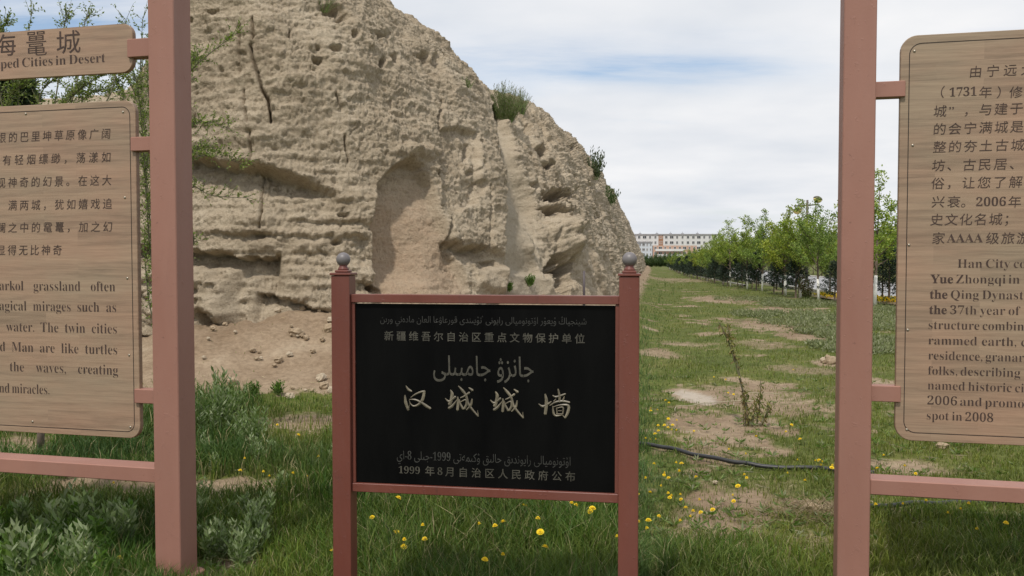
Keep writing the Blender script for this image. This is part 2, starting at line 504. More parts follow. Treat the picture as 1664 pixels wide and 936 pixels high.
# ------------------------------------------------------------------ ground sheet
def build_ground():
    ys = np.concatenate([[-900, -250, -90, -35, -14, -5, -1.5, .5], np.geomspace(1.6, 300, 470), [360, 450, 600, 900, 1500, 3000, 6000]])
    s = np.linspace(-1, 1, 431)
    core = np.abs(s) <= .93
    X = np.zeros((len(ys), len(s))); Y = np.repeat(ys[:, None], len(s), 1)
    hw = np.where(ys > 0, .82*ys+1.8, 1.8+.5*np.abs(ys))
    t = s/.93
    X[:] = hw[:, None]*np.sign(t)[None]*np.abs(t)[None]**1.0
    out = ~core
    k = (np.abs(s)-.93)/.07
    ext = np.sign(s)[None]*(hw[:, None]+(np.maximum(hw[:, None]*4, 60)+3000*k[None]**3)*k[None])
    X = np.where(out[None], ext, X)
    Z = gh(X, Y)
    D, pale = dirt(X, Y)
    Z = Z - .03*D*sm(25, 10, Y)*(Y > 0)
    V = np.stack([X, Y, Z], -1).reshape(-1, 3)
    n0, n1 = X.shape
    i = np.arange(n0*n1).reshape(n0, n1)
    F = np.stack([i[:-1, :-1], i[:-1, 1:], i[1:, 1:], i[1:, :-1]], -1).reshape(-1, 4)
    m, N, L, B = newmat('turf_and_earth')
    a = N.new('ShaderNodeAttribute'); a.attribute_name = 'col'
    sp = N.new('ShaderNodeSeparateColor'); L.new(a.outputs['Color'], sp.inputs[0])
    n1_ = tnoise(N, L, 1.1, 6, .6); n2_ = tnoise(N, L, 14, 5, .7); n3_ = tnoise(N, L, .25, 4, .6)
    gcol = ramp(N, [(.3, (.07, .095, .02)), (.5, (.105, .128, .03)), (.7, (.15, .15, .045))]); L.new(n1_.outputs['Fac'], gcol.inputs['Fac'])
    g2 = ramp(N, [(.3, (.55, .55, .55)), (.7, (1.35, 1.3, 1.3))]); L.new(n2_.outputs['Fac'], g2.inputs['Fac'])
    gc = mixc(N, L, 1.0, gcol.outputs['Color'], g2.outputs['Color'], 'MULTIPLY')
    dcol = ramp(N, [(.3, (.215, .152, .098)), (.6, (.315, .240, .165)), (.8, (.39, .318, .23))]); L.new(n1_.outputs['Fac'], dcol.inputs['Fac'])
    dsp = ramp(N, [(.3, (.7, .68, .66)), (.65, (1.12, 1.12, 1.12))]); L.new(n2_.outputs['Fac'], dsp.inputs['Fac'])
    dc = mixc(N, L, 1.0, dcol.outputs['Color'], dsp.outputs['Color'], 'MULTIPLY')
    f = N.new('ShaderNodeMath'); f.operation = 'MULTIPLY_ADD'; f.inputs[1].default_value = .5; L.new(n2_.outputs['Fac'], f.inputs[0])
    f2 = N.new('ShaderNodeMath'); f2.operation = 'SUBTRACT'; L.new(sp.outputs[0], f2.inputs[0]); f2.inputs[1].default_value = .22
    L.new(f2.outputs[0], f.inputs[2])
    fr = N.new('ShaderNodeMapRange'); fr.inputs['From Min'].default_value = .25; fr.inputs['From Max'].default_value = .6; L.new(f.outputs[0], fr.inputs['Value'])
    c1 = mixc(N, L, fr.outputs[0], gc, dc)
    c2 = mixc(N, L, sp.outputs[1], c1, (.62, .58, .52))
    L.new(c2, B.inputs['Base Color']); B.inputs['Roughness'].default_value = .95; B.inputs['Specular IOR Level'].default_value = .2
    b1 = bump(N, L, n2_.outputs['Fac'], .8, .03)
    n4 = tnoise(N, L, 55, 4, .7)
    L.new(bump(N, L, n4.outputs['Fac'], .6, .01, b1), B.inputs['Normal'])
    colr = np.stack([D, pale, np.zeros_like(D)], -1).reshape(-1, 3)
    tag(obj('ground', npmesh('ground', V, [F], [m], True, colr)), kind='structure')
build_ground()

# ------------------------------------------------------------------ the rammed-earth wall
def seg_dist(X, Y, pts, widths=None):
    best = np.full(X.shape, 1e9)
    for i in range(len(pts)-1):
        a = np.array(pts[i], float); b = np.array(pts[i+1], float); d = b-a
        t = np.clip(((X-a[0])*d[0]+(Y-a[1])*d[1])/(d@d), 0, 1)
        dd = np.hypot(X-a[0]-t*d[0], Y-a[1]-t*d[1])
        if widths is not None: dd = dd/(widths[i]+(widths[i+1]-widths[i])*t)
        best = np.minimum(best, dd)
    return best
def poly_sdf(X, Y, pts):
    d = seg_dist(X, Y, list(pts)+[pts[0]])
    ins = np.zeros(X.shape, bool); n = len(pts)
    for i in range(n):
        (x0, y0), (x1, y1) = pts[i], pts[(i+1) % n]
        if y0 == y1: continue
        c = ((y0 > Y) != (y1 > Y)) & (X < (x1-x0)*(Y-y0)/(y1-y0)+x0)
        ins ^= c
    return np.where(ins, d, -d)

def build_wall():
    NV = 400
    cu = []
    for i in range(len(W)-1):
        n = int(W[i, 6])
        t = np.arange(n)/n
        cu.append(W[i][None]+(W[i+1]-W[i])[None]*t[:, None])
    cu.append(W[-1][None]); U = np.concatenate(cu)
    ker = np.exp(-.5*(np.arange(-36, 37)/13.)**2); ker /= ker.sum()
    Us = U.copy()
    for c in range(6):
        pad = np.pad(U[:, c], 36, mode='reflect', reflect_type='odd')
        Us[:, c] = np.convolve(pad, ker, 'valid')
    U = Us; nu = len(U)
    v = np.linspace(0, 1, NV)[None]
    H = U[:, 4][:, None]; K = U[:, 5][:, None]
    hh = (1-K)*v + K*np.sin(v*PI/2)
    inn = (1-K)*v + K*(1-np.cos(v*PI/2))
    X = U[:, 0][:, None]+(U[:, 2]-U[:, 0])[:, None]*inn
    Y = U[:, 1][:, None]+(U[:, 3]-U[:, 1])[:, None]*inn
    Z = -.35+(H+.35)*hh
    S = np.stack([X, Y, Z], -1)
    du = np.gradient(S, axis=0); dv = np.gradient(S, axis=1)
    Nn = np.cross(du, dv); Nn /= np.linalg.norm(Nn, axis=-1, keepdims=True)+1e-9
    flip = np.sign(np.sum(Nn*np.stack([np.zeros_like(X)+.3, -np.ones_like(X), np.ones_like(X)*.3], -1), -1))
    Nn *= np.where(flip == 0, 1, flip)[..., None]
    # large relief first
    big = .26*fbm(X*.33, Y*.33, Z*.38, 3, .5) + .06*fbm(X*1.1+4, Y*1.1, Z*1.5, 2, .5)
    S = S + Nn*(big*sm(0, .25, H-.2))[..., None]
    X, Y, Z = S[..., 0], S[..., 1], S[..., 2]
    d = np.zeros(X.shape)
    A, Bp = proj(X, Y, Z)
    smooth = np.zeros(X.shape); red = np.zeros(X.shape); pale = np.zeros(X.shape)
    wob = 5*fbm(X*1.9, Y*1.9, Z*1.9, 3, .6); wob2 = 4*fbm(X*2.3+9, Y*2.3, Z*2.3, 3, .6)
    A2 = A+wob; B2 = Bp+wob2
    nearm = sm(24, 20, Y)
    jag = 4.5*noise(X*5.5, Y*5.5, Z*2.)+2.5*noise(X*12, Y*12, Z*4)
    # overhanging lips (metres of set-back below the lip)
    def lip(xs, ys, depth, fall, xa, xb, hard=5, top=0):
        yl = np.interp(A2, xs, ys)+wob2*1.1+jag
        q = B2-yl
        return depth*sm(-hard*.5, hard*.5, q)*np.exp(-np.clip(q, 0, None)/fall)*sm(xa[0], xa[1], A)*sm(xb[1], xb[0], A)*nearm
    d -= lip([200, 295, 350, 420, 480, 530, 600], [246, 250, 262, 268, 290, 312, 330], .55, 66, (150, 240), (430, 610), 15)
    d -= lip([200, 300, 345, 390, 450], [398, 404, 410, 417, 416], .42, 40, (170, 250), (448, 458), 4)
    d -= lip([410, 440, 470, 500, 520, 545], [479, 478, 488, 500, 508, 512], .30, 26, (410, 420), (515, 548), 4)
    d -= lip([540, 600, 625], [455, 462, 470], .25, 16, (560, 590), (600, 640), 4)
    d -= lip([470, 540, 600], [352, 356, 360], .10, 12, (430, 520), (600, 625), 4)
    d -= lip([330, 480, 600], [376, 380, 384], .09, 10, (300, 360), (590, 615), 4)
    d -= lip([730, 760, 800, 830], [386, 398, 402, 424], .36, 30, (724, 748), (780, 828), 7)
    # rough boulders at the bottom left
    blk = sm(390, 370, A2)*sm(425, 445, B2)*sm(560, 540, Bp)*nearm
    d += blk*(.20+.20*ridged(X*1.9, Y*1.9, Z*2.1, 4)-.10*sm(.2, .7, noise(X*3.5, Y*3.5, Z*4)))
    blk2 = sm(455, 470, A2)*sm(610, 590, A2)*sm(425, 440, B2)*sm(520, 505, B2)*nearm
    d += blk2*.16
    # arched hollow
    arch = [(606, 500), (607, 400), (609, 335), (618, 296), (640, 268), (668, 256), (690, 268), (706, 300), (718, 340), (738, 385), (755, 420), (772, 500)]
    sd = poly_sdf(A+wob*.35, Bp+wob2*.35, arch)
    am = sm(-2, 5, sd)*nearm
    d -= am*((.14+.22*sm(735, 615, A))*sm(500, 430, Bp)+.04)
    smooth = np.maximum(smooth, am*.62); red = np.maximum(red, sm(-4, 14, sd)*nearm*sm(255, 350, Bp))
    # rim lump at the arch's crown
    d += .16*np.exp(-(((A2-672)/40)**2+((B2-247)/9)**2))*nearm
    # square hollow with its crack
    sq = poly_sdf(A+wob*.4, Bp+wob2*.4, [(718, 208), (750, 203), (778, 214), (783, 260), (778, 330), (745, 345), (718, 335)])
    d -= .15*sm(-1, 4, sq)*nearm
    # smooth gully washed down the corner
    gd = seg_dist(A, Bp, [(805, 175), (822, 220), (838, 280), (848, 340), (852, 400), (862, 470)], [6, 11, 13, 20, 26, 40])
    gm = sm(1.25, .65, gd+.02*wob)*sm(15, 18, Y+4)
    d -= .30*gm; smooth = np.maximum(smooth, gm*.92); pale = np.maximum(pale, gm*.9)
    # low smooth apron beside the hole
    ap = sm(1.3, .6, seg_dist(A, Bp, [(800, 455), (880, 462), (960, 495)], [22, 22, 22]))
    smooth = np.maximum(smooth, ap*.6); d += .15*ap
    ap2 = poly_sdf(A, Bp, [(935, 400), (962, 395), (1000, 440), (1012, 500), (930, 500), (925, 450)])
    smooth = np.maximum(smooth, sm(-4, 8, ap2)*.45)
    # hollows and swallow holes
    hn = .55*fbm(X*3.3, Y*3.3, Z*3.3, 3, .6)
    for (cx_, cy_, rx, ry, dep) in [(882, 241, 9, 10, .9), (893, 265, 11, 6, .8), (904, 314, 24, 12, 1.3), (908, 340, 26, 12, 1.4), (934, 394, 14, 12, .9),
                                    (912, 444, 14, 30, 3.2), (900, 425, 8, 14, 1.6), (538, 18, 26, 13, .5), (548, 30, 10, 8, .4), (573, 52, 8, 7, .35), (620, 56, 10, 7, .4), (624, 100, 7, 11, .5),
                                    (518, 97, 8, 6, .35), (520, 76, 7, 6, .3), (545, 77, 11, 5, .3), (640, 93, 7, 9, .3), (345, 20, 10, 3.5, .35), (303, 28, 7, 3.5, .3),
                                    (386, 40, 5, 5, .25), (855, 205, 9, 14, .5), (713, 92, 12, 16, .4), (767, 240, 5, 16, .3),
                                    (560, 345, 14, 4, .3), (410, 380, 14, 6, .3), (545, 392, 14, 7, .3),
                                    (775, 275, 8, 5, .2), (690, 90, 9, 12, .35), (602, 466, 10, 7, .8), (782, 300, 6, 14, .25), (800, 425, 12, 6, .3),
                                    (870, 300, 7, 8, .3), (925, 350, 9, 8, .4), (862, 250, 6, 6, .3), (930, 240, 5, 8, .4), (958, 300, 5, 8, .5), (970, 350, 5, 7, .5)]:
        dx = (A2-cx_)/rx; dy = (B2-cy_)/ry
        dy = np.where(dy < 0, dy*1.5, dy*.85)
        r = np.hypot(dx, dy)+hn
        d -= dep*(.75 if cx_ > 850 else .5)*sm(1.2, .4, r)
    # the lump beneath the twin hollows
    d += .55*np.exp(-(((A2-912)/22)**2+((B2-375)/20)**2)) + .5*np.exp(-(((A2-915)/22)**2+((B2-407)/14)**2))
    # cracks
    cw = .9
    for pts, dep in [([(411, 30), (411, 62)], .2), ([(407, 73), (411, 95), (418, 118), (424, 142), (434, 160), (438, 182), (440, 196)], .42),
                     ([(388, 50), (388, 118)], .12), ([(394, 145), (397, 175), (402, 196)], .16), ([(404, 214), (405, 262), (413, 300), (418, 330), (415, 366)], .26),
                     ([(716, 165), (715, 200), (718, 230), (716, 285)], .4), ([(545, 152), (556, 175)], .14), ([(470, 62), (472, 50)], .1),
                     ([(560, 222), (566, 262)], .16), ([(798, 300), (799, 400)], .15), ([(735, 355), (738, 400)], .2), ([(895, 380), (893, 450)], .2),
                     ([(868, 190), (880, 205), (892, 232)], .35)]:
        q = seg_dist(A+wob*.35, Bp, pts)
        d -= dep*np.exp(-(q/(cw*1.6))**2)
    # erosion relief, calmer where water has smoothed the face
    r = 1-smooth
    side = sm(17, 24, Y)
    strat = noise(X*.18, Y*.18, Z*7.5+.6*noise(X*.8, Y*.8, Z*.8)) + .6*noise(X*.4+3, Y*.4, Z*17)
    sm_str = .034*sm(640, 560, A)*sm(230, 330, Bp)*sm(540, 500, Bp)+.022
    d += strat*sm_str*r
    rg = ridged(X*1.7, Y*1.7, Z*2.3, 4)
    d += r*(.040*(rg-.9)*(1+.6*side))
    pit = noise(X*3.1+5, Y*3.1, Z*4.2); d -= r*(.035+.07*blk)*sm(.42, .8, pit)
    pit2 = noise(X*7.5, Y*7.5, Z*9.0); d -= r*.07*sm(.38, .72, pit2)*sm(-.1, .35, noise(X*.8, Y*.8, Z*.8+7))
    f1 = fbm(X*6, Y*6, Z*8, 3, .6); d += (.020*r+.007)*f1*(1+.8*blk+.5*side)
    f2 = fbm(X*19, Y*19, Z*23, 2, .6); d += (.013*r+.005)*f2
    flake = ridged(X*2.6+3, Y*2.6, Z*13, 3); d += r*.016*(flake-.8)
    grit = 1-2*np.abs(noise(X*13, Y*13, Z*15)); d += r*.013*grit
    lump = np.abs(noise(X*4.4, Y*4.4, Z*5.2+2)); d -= r*.022*sm(.07, .0, lump)*sm(-.1, .3, noise(X*.9, Y*.9, Z*.9+3))
    rill = noise(X*2.2+Z*1.1, Y*.8, Z*1.3); d -= side*r*.15*sm(.2, .65, rill)
    rill2 = noise(X*4.2+Z*2.1, Y*1.7, Z*2.4+4); d -= side*r*.12*sm(.2, .6, rill2)
    d *= sm(0, .25, H-.2)
    fade = 1.0
    S = S + Nn*d[..., None]
    # top and back
    rd = U[:, 2:4]-U[:, :2]; rd = rd/(np.linalg.norm(rd, axis=1, keepdims=True)+1e-9)
    extra = []
    last = S[:, -1]
    for k, (dist, dz) in enumerate([(.4, .06), (.9, .08), (1.5, 0), (2.1, -.15), (2.8, -.6), (3.6, -1.6), (5, -9.5)]):
        q = last.copy(); q[:, 0] += rd[:, 0]*dist; q[:, 1] += rd[:, 1]*dist
        q[:, 2] += dz + .12*noise(q[:, 0]*1.5, q[:, 1]*1.5, 0)
        extra.append(q[:, None])
    S2 = np.concatenate([S]+extra, 1)
    nv = S2.shape[1]
    i = np.arange(nu*nv).reshape(nu, nv)
    F = np.stack([i[:-1, :-1], i[1:, :-1], i[1:, 1:], i[:-1, 1:]], -1).reshape(-1, 4)
    cc = np.zeros((nu, nv, 3)); cc[:, :NV, 0] = red; cc[:, :NV, 1] = pale; cc[:, :NV, 2] = smooth
    m, N, L, B = newmat('eroded_rammed_earth')
    a = N.new('ShaderNodeAttribute'); a.attribute_name = 'col'
    sp = N.new('ShaderNodeSeparateColor'); L.new(a.outputs['Color'], sp.inputs[0])
    n1 = tnoise(N, L, .7, 6, .6); n2 = tnoise(N, L, 6.5, 6, .7, mapping=(1, 1, 1.5)); n3 = tnoise(N, L, 30, 5, .7)
    base = ramp(N, [(.28, (.345, .280, .200)), (.5, (.425, .352, .258)), (.72, (.49, .418, .318))]); L.new(n1.outputs['Fac'], base.inputs['Fac'])
    v2 = ramp(N, [(.28, (.74, .72, .69)), (.5, (1, 1, 1)), (.75, (1.12, 1.12, 1.12))]); L.new(n2.outputs['Fac'], v2.inputs['Fac'])
    c = mixc(N, L, .85, base.outputs['Color'], v2.outputs['Color'], 'MULTIPLY')
    v3 = ramp(N, [(.32, (.58, .55, .52)), (.5, (1, 1, 1)), (.7, (1.15, 1.15, 1.15))]); L.new(n3.outputs['Fac'], v3.inputs['Fac'])
    c = mixc(N, L, .75, c, v3.outputs['Color'], 'MULTIPLY')
    wv = N.new('ShaderNodeTexWave'); wv.bands_direction = 'Z'; wv.inputs['Scale'].default_value = 1.7; wv.inputs['Distortion'].default_value = 3
    wv.inputs['Detail'].default_value = 4; wv.inputs['Detail Scale'].default_value = .6
    t = N.new('ShaderNodeTexCoord'); L.new(t.outputs['Object'], wv.inputs['Vector'])
    v4 = ramp(N, [(0, (.9, .885, .87)), (.6, (1.03, 1.03, 1.03))]); L.new(wv.outputs['Fac'], v4.inputs['Fac'])
    c = mixc(N, L, .6, c, v4.outputs['Color'], 'MULTIPLY')
    fr = N.new('ShaderNodeMath'); fr.operation = 'MULTIPLY'; L.new(sp.outputs[0], fr.inputs[0]); L.new(n2.outputs['Fac'], fr.inputs[1])
    c = mixc(N, L, fr.outputs[0], c, (.40, .275, .185))
    fp = N.new('ShaderNodeMath'); fp.operation = 'MULTIPLY'; fp.inputs[1].default_value = .6; L.new(sp.outputs[1], fp.inputs[0])
    c = mixc(N, L, fp.outputs[0], c, (.40, .345, .265))
    L.new(c, B.inputs['Base Color']); B.inputs['Roughness'].default_value = .95; B.inputs['Specular IOR Level'].default_value = .15
    b1 = bump(N, L, n2.outputs['Fac'], .8, .07)
    b2 = bump(N, L, n3.outputs['Fac'], .9, .03, b1)
    n5 = tnoise(N, L, 90, 3, .7); b3 = bump(N, L, n5.outputs['Fac'], .4, .006, b2)
    L.new(b3, B.inputs['Normal'])
    o = obj('rammed_earth_wall', npmesh('rammed_earth_wall', S2.reshape(-1, 3), [F], [m], True, cc.reshape(-1, 3)))
    tag(o, 'huge eroded rammed earth city wall with an arched hollow, running off behind the black plaque', 'wall')
    return S
WS = build_wall()
_wf = WS.reshape(-1, 3)
_wa, _wb = proj(_wf[:, 0], _wf[:, 1], _wf[:, 2])
def on_wall(px, py, r=6):
    m = np.hypot(_wa-px, _wb-py) < r
    if not m.any():
        i = np.argmin(np.hypot(_wa-px, _wb-py)); return _wf[i]
    c = _wf[m]
    return c[np.argmin(c[:, 1])]
M['earth'] = plain('clod_earth', (.33, .255, .175), .95, .25, 12, .15)
M['pale_earth'] = plain('pale_clod', (.42, .35, .26), .95, .2, 12, .15)

# ------------------------------------------------------------------ signs
def glyph_mesh(text, offset=0.0, size=1.0):
    c = bpy.data.curves.new('glyphs', 'FONT'); c.body = text; c.size = size; c.offset = offset; c.resolution_u = 3
    o = bpy.data.objects.new('glyphs', c); COL.objects.link(o)
    bpy.context.view_layer.update()
    me = bpy.data.meshes.new_from_object(o.evaluated_get(bpy.context.evaluated_depsgraph_get()))
    n = len(me.vertices); V = np.zeros(n*3, np.float32); me.vertices.foreach_get('co', V); V = V.reshape(-1, 3)
    F = [tuple(p.vertices) for p in me.polygons]
    bpy.data.objects.remove(o); bpy.data.curves.remove(c); bpy.data.meshes.remove(me)
    return V, F
def serif(s):
    o = ''
    for ch in s:
        if 'A' <= ch <= 'Z': o += chr(0x1D400+ord(ch)-65)
        elif 'a' <= ch <= 'z': o += chr(0x1D41A+ord(ch)-97)
        elif ch.isdigit(): o += chr(0x1D7CE+ord(ch)-48)
        else: o += ch
    return o
class Face:
    """a vertical sign face: origin post foot, turned by theta; local x to the right, y away, z up"""
    def __init__(s, X, Y, theta):
        s.o = np.array((X, Y, 0.0)); s.th = theta
        s.ex = np.array((math.cos(theta), -math.sin(theta), 0)); s.ey = np.array((math.sin(theta), math.cos(theta), 0))
    def loc(s, px, py, yl=0.0):
        """local x,z of the pixel on the plane local y = yl"""
        d = ray(px, py); c = np.array((0, 0, EYE))
        t = ((s.o+s.ey*yl-c) @ s.ey)/(d @ s.ey)
        p = c+d*t-s.o
        return float(p @ s.ex), float(p[2])
def place_glyphs(mb, V, F, x, z, sx, sz, yl, shear=0):
    if len(V) == 0: return
    W_ = np.zeros((len(V), 3)); W_[:, 0] = x+(V[:, 0]+shear*V[:, 1])*sx; W_[:, 2] = z+V[:, 1]*sz; W_[:, 1] = yl
    mb.add(W_, F)
def line_words(face, parent, words, xl, xr, base, em, yl, mat, offset=-.012, aspect=1.0, bold=()):
    """words justified between two pixel columns; em in pixels at xl"""
    x0, z = face.loc(xl, base, yl); x1, _ = face.loc(xr, base, yl)
    _, z2 = face.loc(xl, base-em, yl); s = z2-z
    gl = []
    for i, w in enumerate(words):
        V, F = glyph_mesh(serif(w), 0.004 if i in bold else offset-.005)
        gl.append((V, F, V[:, 0].min(), V[:, 0].max()))
    tot = sum(g[3]-g[2] for g in gl)*s*aspect
    gap = (x1-x0-tot)/max(1, len(gl)-1) if len(gl) > 1 else 0
    if len(gl) > 1 and gap < .2*s:
        k = (x1-x0)/(tot+.25*s*(len(gl)-1)); aspect *= k; gap = .25*s*k
    if len(gl) == 1: aspect = (x1-x0)/(gl[0][3]-gl[0][2])/s
    mb = MB(); x = x0
    for V, F, a, b in gl:
        place_glyphs(mb, V, F, x-a*s*aspect, z, s*aspect, s, yl)
        x += (b-a)*s*aspect+gap
    return mb.build('lettering', mat, parent)
def line_cells(face, parent, text, cx0, cx1, yc, em, yl, mat, offset=-.004, digits_serif=True, mb=None, shear=0.0):
    """characters in equal cells from pixel column cx0 to cx1 (outer edges), vertical centre yc"""
    x0, zc = face.loc(cx0, yc, yl); x1, _ = face.loc(cx1, yc, yl)
    _, zt = face.loc(cx0, yc-em/2, yl); s = 2*(zt-zc)
    toks = []; buf = ''
    for ch in text:
        if ch.isascii(): buf += ch
        else:
            if buf: toks.append(buf); buf = ''
            toks.append(ch)
    if buf: toks.append(buf)
    wts = [len(t)*.55 if t.isascii() else (.6 if t in '、，。；”（）' and digits_serif is None else 1.0) for t in toks]
    unit = (x1-x0)/sum(wts); x = x0
    own = mb is None
    if own: mb = MB()
    for t, w in zip(toks, wts):
        if t.isascii():
            V, F = glyph_mesh(serif(t), -.005)
            a, b = V[:, 0].min(), V[:, 0].max(); k = min(1.0, w*unit*.95/((b-a)*s))
            place_glyphs(mb, V, F, x+(w*unit-(b-a)*s*k)/2-a*s*k, zc-s*.34, s*k, s, yl)
        else:
            V, F = glyph_mesh(t, offset)
            place_glyphs(mb, V, F, x+(w*unit-s)/2, zc-s*.38, s, s, yl, shear)
        x += w*unit
    if own: return mb.build('lettering', mat, parent)
def rrect(x0, x1, z0, z1, r, n=8):
    pts = []
    for cx_, cz, a0 in ((x1-r, z1-r, 0), (x0+r, z1-r, 90), (x0+r, z0+r, 180), (x1-r, z0+r, 270)):
        for k in range(n+1):
            a = math.radians(a0+90*k/n); pts.append((cx_+r*math.cos(a), cz+r*math.sin(a)))
    return pts
def slab(mb, pts, y0, y1, b=.003):
    n = len(pts); cx_ = sum(p[0] for p in pts)/n; cz = sum(p[1] for p in pts)/n
    def shrink(d):
        out = []
        for x, z in pts:
            l = math.hypot(x-cx_, z-cz); out.append((cx_+(x-cx_)*(1-d/l), cz+(z-cz)*(1-d/l)))
        return out
    L_ = [(shrink(b), y0), (pts, y0+b), (pts, y1-b), (shrink(b), y1)]
    V = [(x, y, z) for r, y in L_ for x, z in r]
    F = [tuple(range(n)), tuple(range(4*n-1, 3*n-1, -1))]
    for l in range(3):
        for i in range(n):
            j = (i+1) % n; F.append((l*n+i, (l+1)*n+i, (l+1)*n+j, l*n+j))
    mb.add(V, F)
def groove(mb, pts, y, w=.0035):
    n = len(pts); cx_ = sum(p[0] for p in pts)/n; cz = sum(p[1] for p in pts)/n
    a = []; b = []
    for i in range(n):
        p0 = np.array(pts[i-1]); p1 = np.array(pts[i]); p2 = np.array(pts[(i+1) % n])
        d = p2-p0; d = d/np.linalg.norm(d); nn = np.array((-d[1], d[0]))
        a.append(p1+nn*w/2); b.append(p1-nn*w/2)
    V = [(p[0], y, p[1]) for p in a]+[(p[0], y, p[1]) for p in b]
    F = [(i, (i+1) % n, n+(i+1) % n, n+i) for i in range(n)]
    mb.add(V, F)
_screw = None
def screw(parent, x, z, y):
    global _screw
    if _screw is None:
        mb = MB(); n = 10
        V = []; prof = [(.0062, 0), (.0058, -.0022), (.0035, -.0036), (.0001, -.004)]
        for r, h in prof:
            for k in range(n): V.append((r*math.cos(2*PI*k/n), h, r*math.sin(2*PI*k/n)))
        F = [(i*n+k, i*n+(k+1) % n, (i+1)*n+(k+1) % n, (i+1)*n+k) for i in range(3) for k in range(n)]
        mb.add(V, F); _screw = mb.mesh('screw', M['screw'], True)
    return obj('screw', _screw, parent, (x, y, z))

def wood_sign(face, post, hs, other, label, group):
    root = empty('information_sign', (face.o[0], face.o[1], gz(face.o[0], face.o[1])), -face.th)
    tag(root, label, 'sign', group)
    dz = -gz(face.o[0], face.o[1])
    for x in (0.0, other):
        mb = MB(); mb.box(x-hs, x+hs, -hs, hs, dz-.3, 3.55, .004); mb.build('post', M['pink_paint'], root)
        mb = MB(); mb.box(x-hs-.03, x+hs+.03, -hs-.03, hs+.03, dz-.35, .05, .012); mb.build('post_base', M['pink_paint'], root)
        mb = MB(); mb.box(x-hs-.012, x+hs+.012, -hs-.012, hs+.012, 3.555, 3.59, .006); mb.build('post_cap', M['pink_paint'], root)
    return root, dz
TH = math.radians(13.4)
# left sign
HS = .069
fl = Face(-1.634, 4.15, TH)
OTH = -2.05
rootL, dzl = wood_sign(fl, None, HS, OTH, 'brown two-board wooden information sign at the left about the twin cities', None)
ZO = -dzl
BT = .014          # half board thickness
def board(root, face, px_edge, edge_y, py_top, top_x, py_bot, bot_x, far, inset, radius, label, lift=0, grooves=True):
    xe, _ = face.loc(px_edge, edge_y, -BT)
    _, zt = face.loc(top_x, py_top, -BT); _, zb = face.loc(bot_x, py_bot, -BT)
    x0, x1 = min(xe, far), max(xe, far)
    mb = MB(); slab(mb, rrect(x0, x1, zb-lift, zt-lift, radius), -BT, BT)
    b = mb.build('board', M['board'], root); b['label'] = label
    if grooves:
        mb = MB(); groove(mb, rrect(x0+inset, x1-inset, zb-lift+inset, zt-lift-inset, radius*.72), -BT-.0008)
        g = mb.build('groove', M['groove'], b)
    return b, x0, x1, zb-lift, zt-lift
bt, a0, a1, az0, az1 = board(rootL, fl, 215.5, 80, 39, 190, 118, 190, OTH+.10, .03, .055, 'narrow title board on top', ZO, False)
bb, b0, b1, bz0, bz1 = board(rootL, fl, 223.5, 420, 163.5, 195, 711, 195, OTH+.09, .031, .06, 'tall main board with two paragraphs', ZO)
def lz(face, px, py, lift=0, yl=0): x, z = face.loc(px, py, yl); return x, z-lift
# connectors: (pixel y top, bottom, half depth)
def connector(root, face, hs, xb, px, yt, yb, lift, side):
    _, zt = lz(face, px, yt, lift, -.03); _, zb = lz(face, px, yb, lift, -.03)
    xa = hs*side
    mb = MB(); mb.box(min(xa, xb), max(xa, xb), -.03, .03, zb, zt, .003); mb.build('connector', M['pink_paint'], root)
connector(rootL, fl, HS, a1-.02, 228, 62, 92, ZO, -1)
connector(rootL, fl, HS, b1-.02, 232, 222, 245, ZO, -1)
connector(rootL, fl, HS, b1-.02, 238, 633, 656, ZO, -1)
for (x, z) in ((OTH, 0),):
    for zz_, w_ in (((az0+az1)/2, .045), (bz1-.2, .035), (bz0+.2, .035)):
        mb = MB(); mb.box(OTH+HS, OTH+.13, -.03, .03, zz_-w_, zz_+w_, .003); mb.build('connector', M['pink_paint'], rootL)
_, rt = lz(fl, 252, 761, ZO, -.058); _, rb = lz(fl, 252, 785, ZO, -.058)
mb = MB(); mb.box(OTH+HS, -HS, -.058, .058, rb, rt, .004); mb.build('bottom_rail', M['pink_paint'], rootL)
# lettering works on the un-lifted face; parent carries the lift
class Lift:
    def __init__(s, f, l): s.f = f; s.l = l
    def loc(s, px, py, yl=0):
        x, z = s.f.loc(px, py, yl); return x, z-s.l
FL = Lift(fl, ZO); YL = -BT-.0012
mb = MB()
def one_char(mb, face, ch, xl, xr, yt, yb, yl, off=-.006):
    V, F = glyph_mesh(ch, off)
    x0, z0 = face.loc(xl, yb, yl); x1, z1 = face.loc(xr, yt, yl)
    a, b = V[:, 0].min(), V[:, 0].max(); c, d = V[:, 1].min(), V[:, 1].max()
    place_glyphs(mb, V, F, x0-a*(x1-x0)/(b-a), z0-c*(z1-z0)/(d-c), (x1-x0)/(b-a), (z1-z0)/(d-c), yl)
one_char(mb, FL, '海', -11, 25, 54, 92, YL, -.001); one_char(mb, FL, '鼍', 43, 75, 50, 91, YL, -.004); one_char(mb, FL, '城', 92, 130, 48, 88, YL, -.001)
mb.build('lettering', M['brown_text'], bt)
line_words(FL, bt, ['ped', 'Cities', 'in', 'Desert'], 1, 171, 111, 21.5, YL, M['brown_text'], -.006, 1.13)
ln = [('垠的巴里坤草原像广阔', -7, 181.5, 224), ('有轻烟缥缈，荡漾如', 1, 182.5, 260.5), ('现神奇的幻景。在这大', -8, 183, 297), ('、满两城，犹如嬉戏追', -8, 184, 334),
      ('澜之中的鼋鼍，加之幻', -8, 184.5, 370), ('显得无比神奇', -8, 102, 406.5)]
for t, a, b, y in ln: line_cells(FL, bb, t, a, b, y, 18.0, YL, M['brown_text'], -.001, shear=.08)
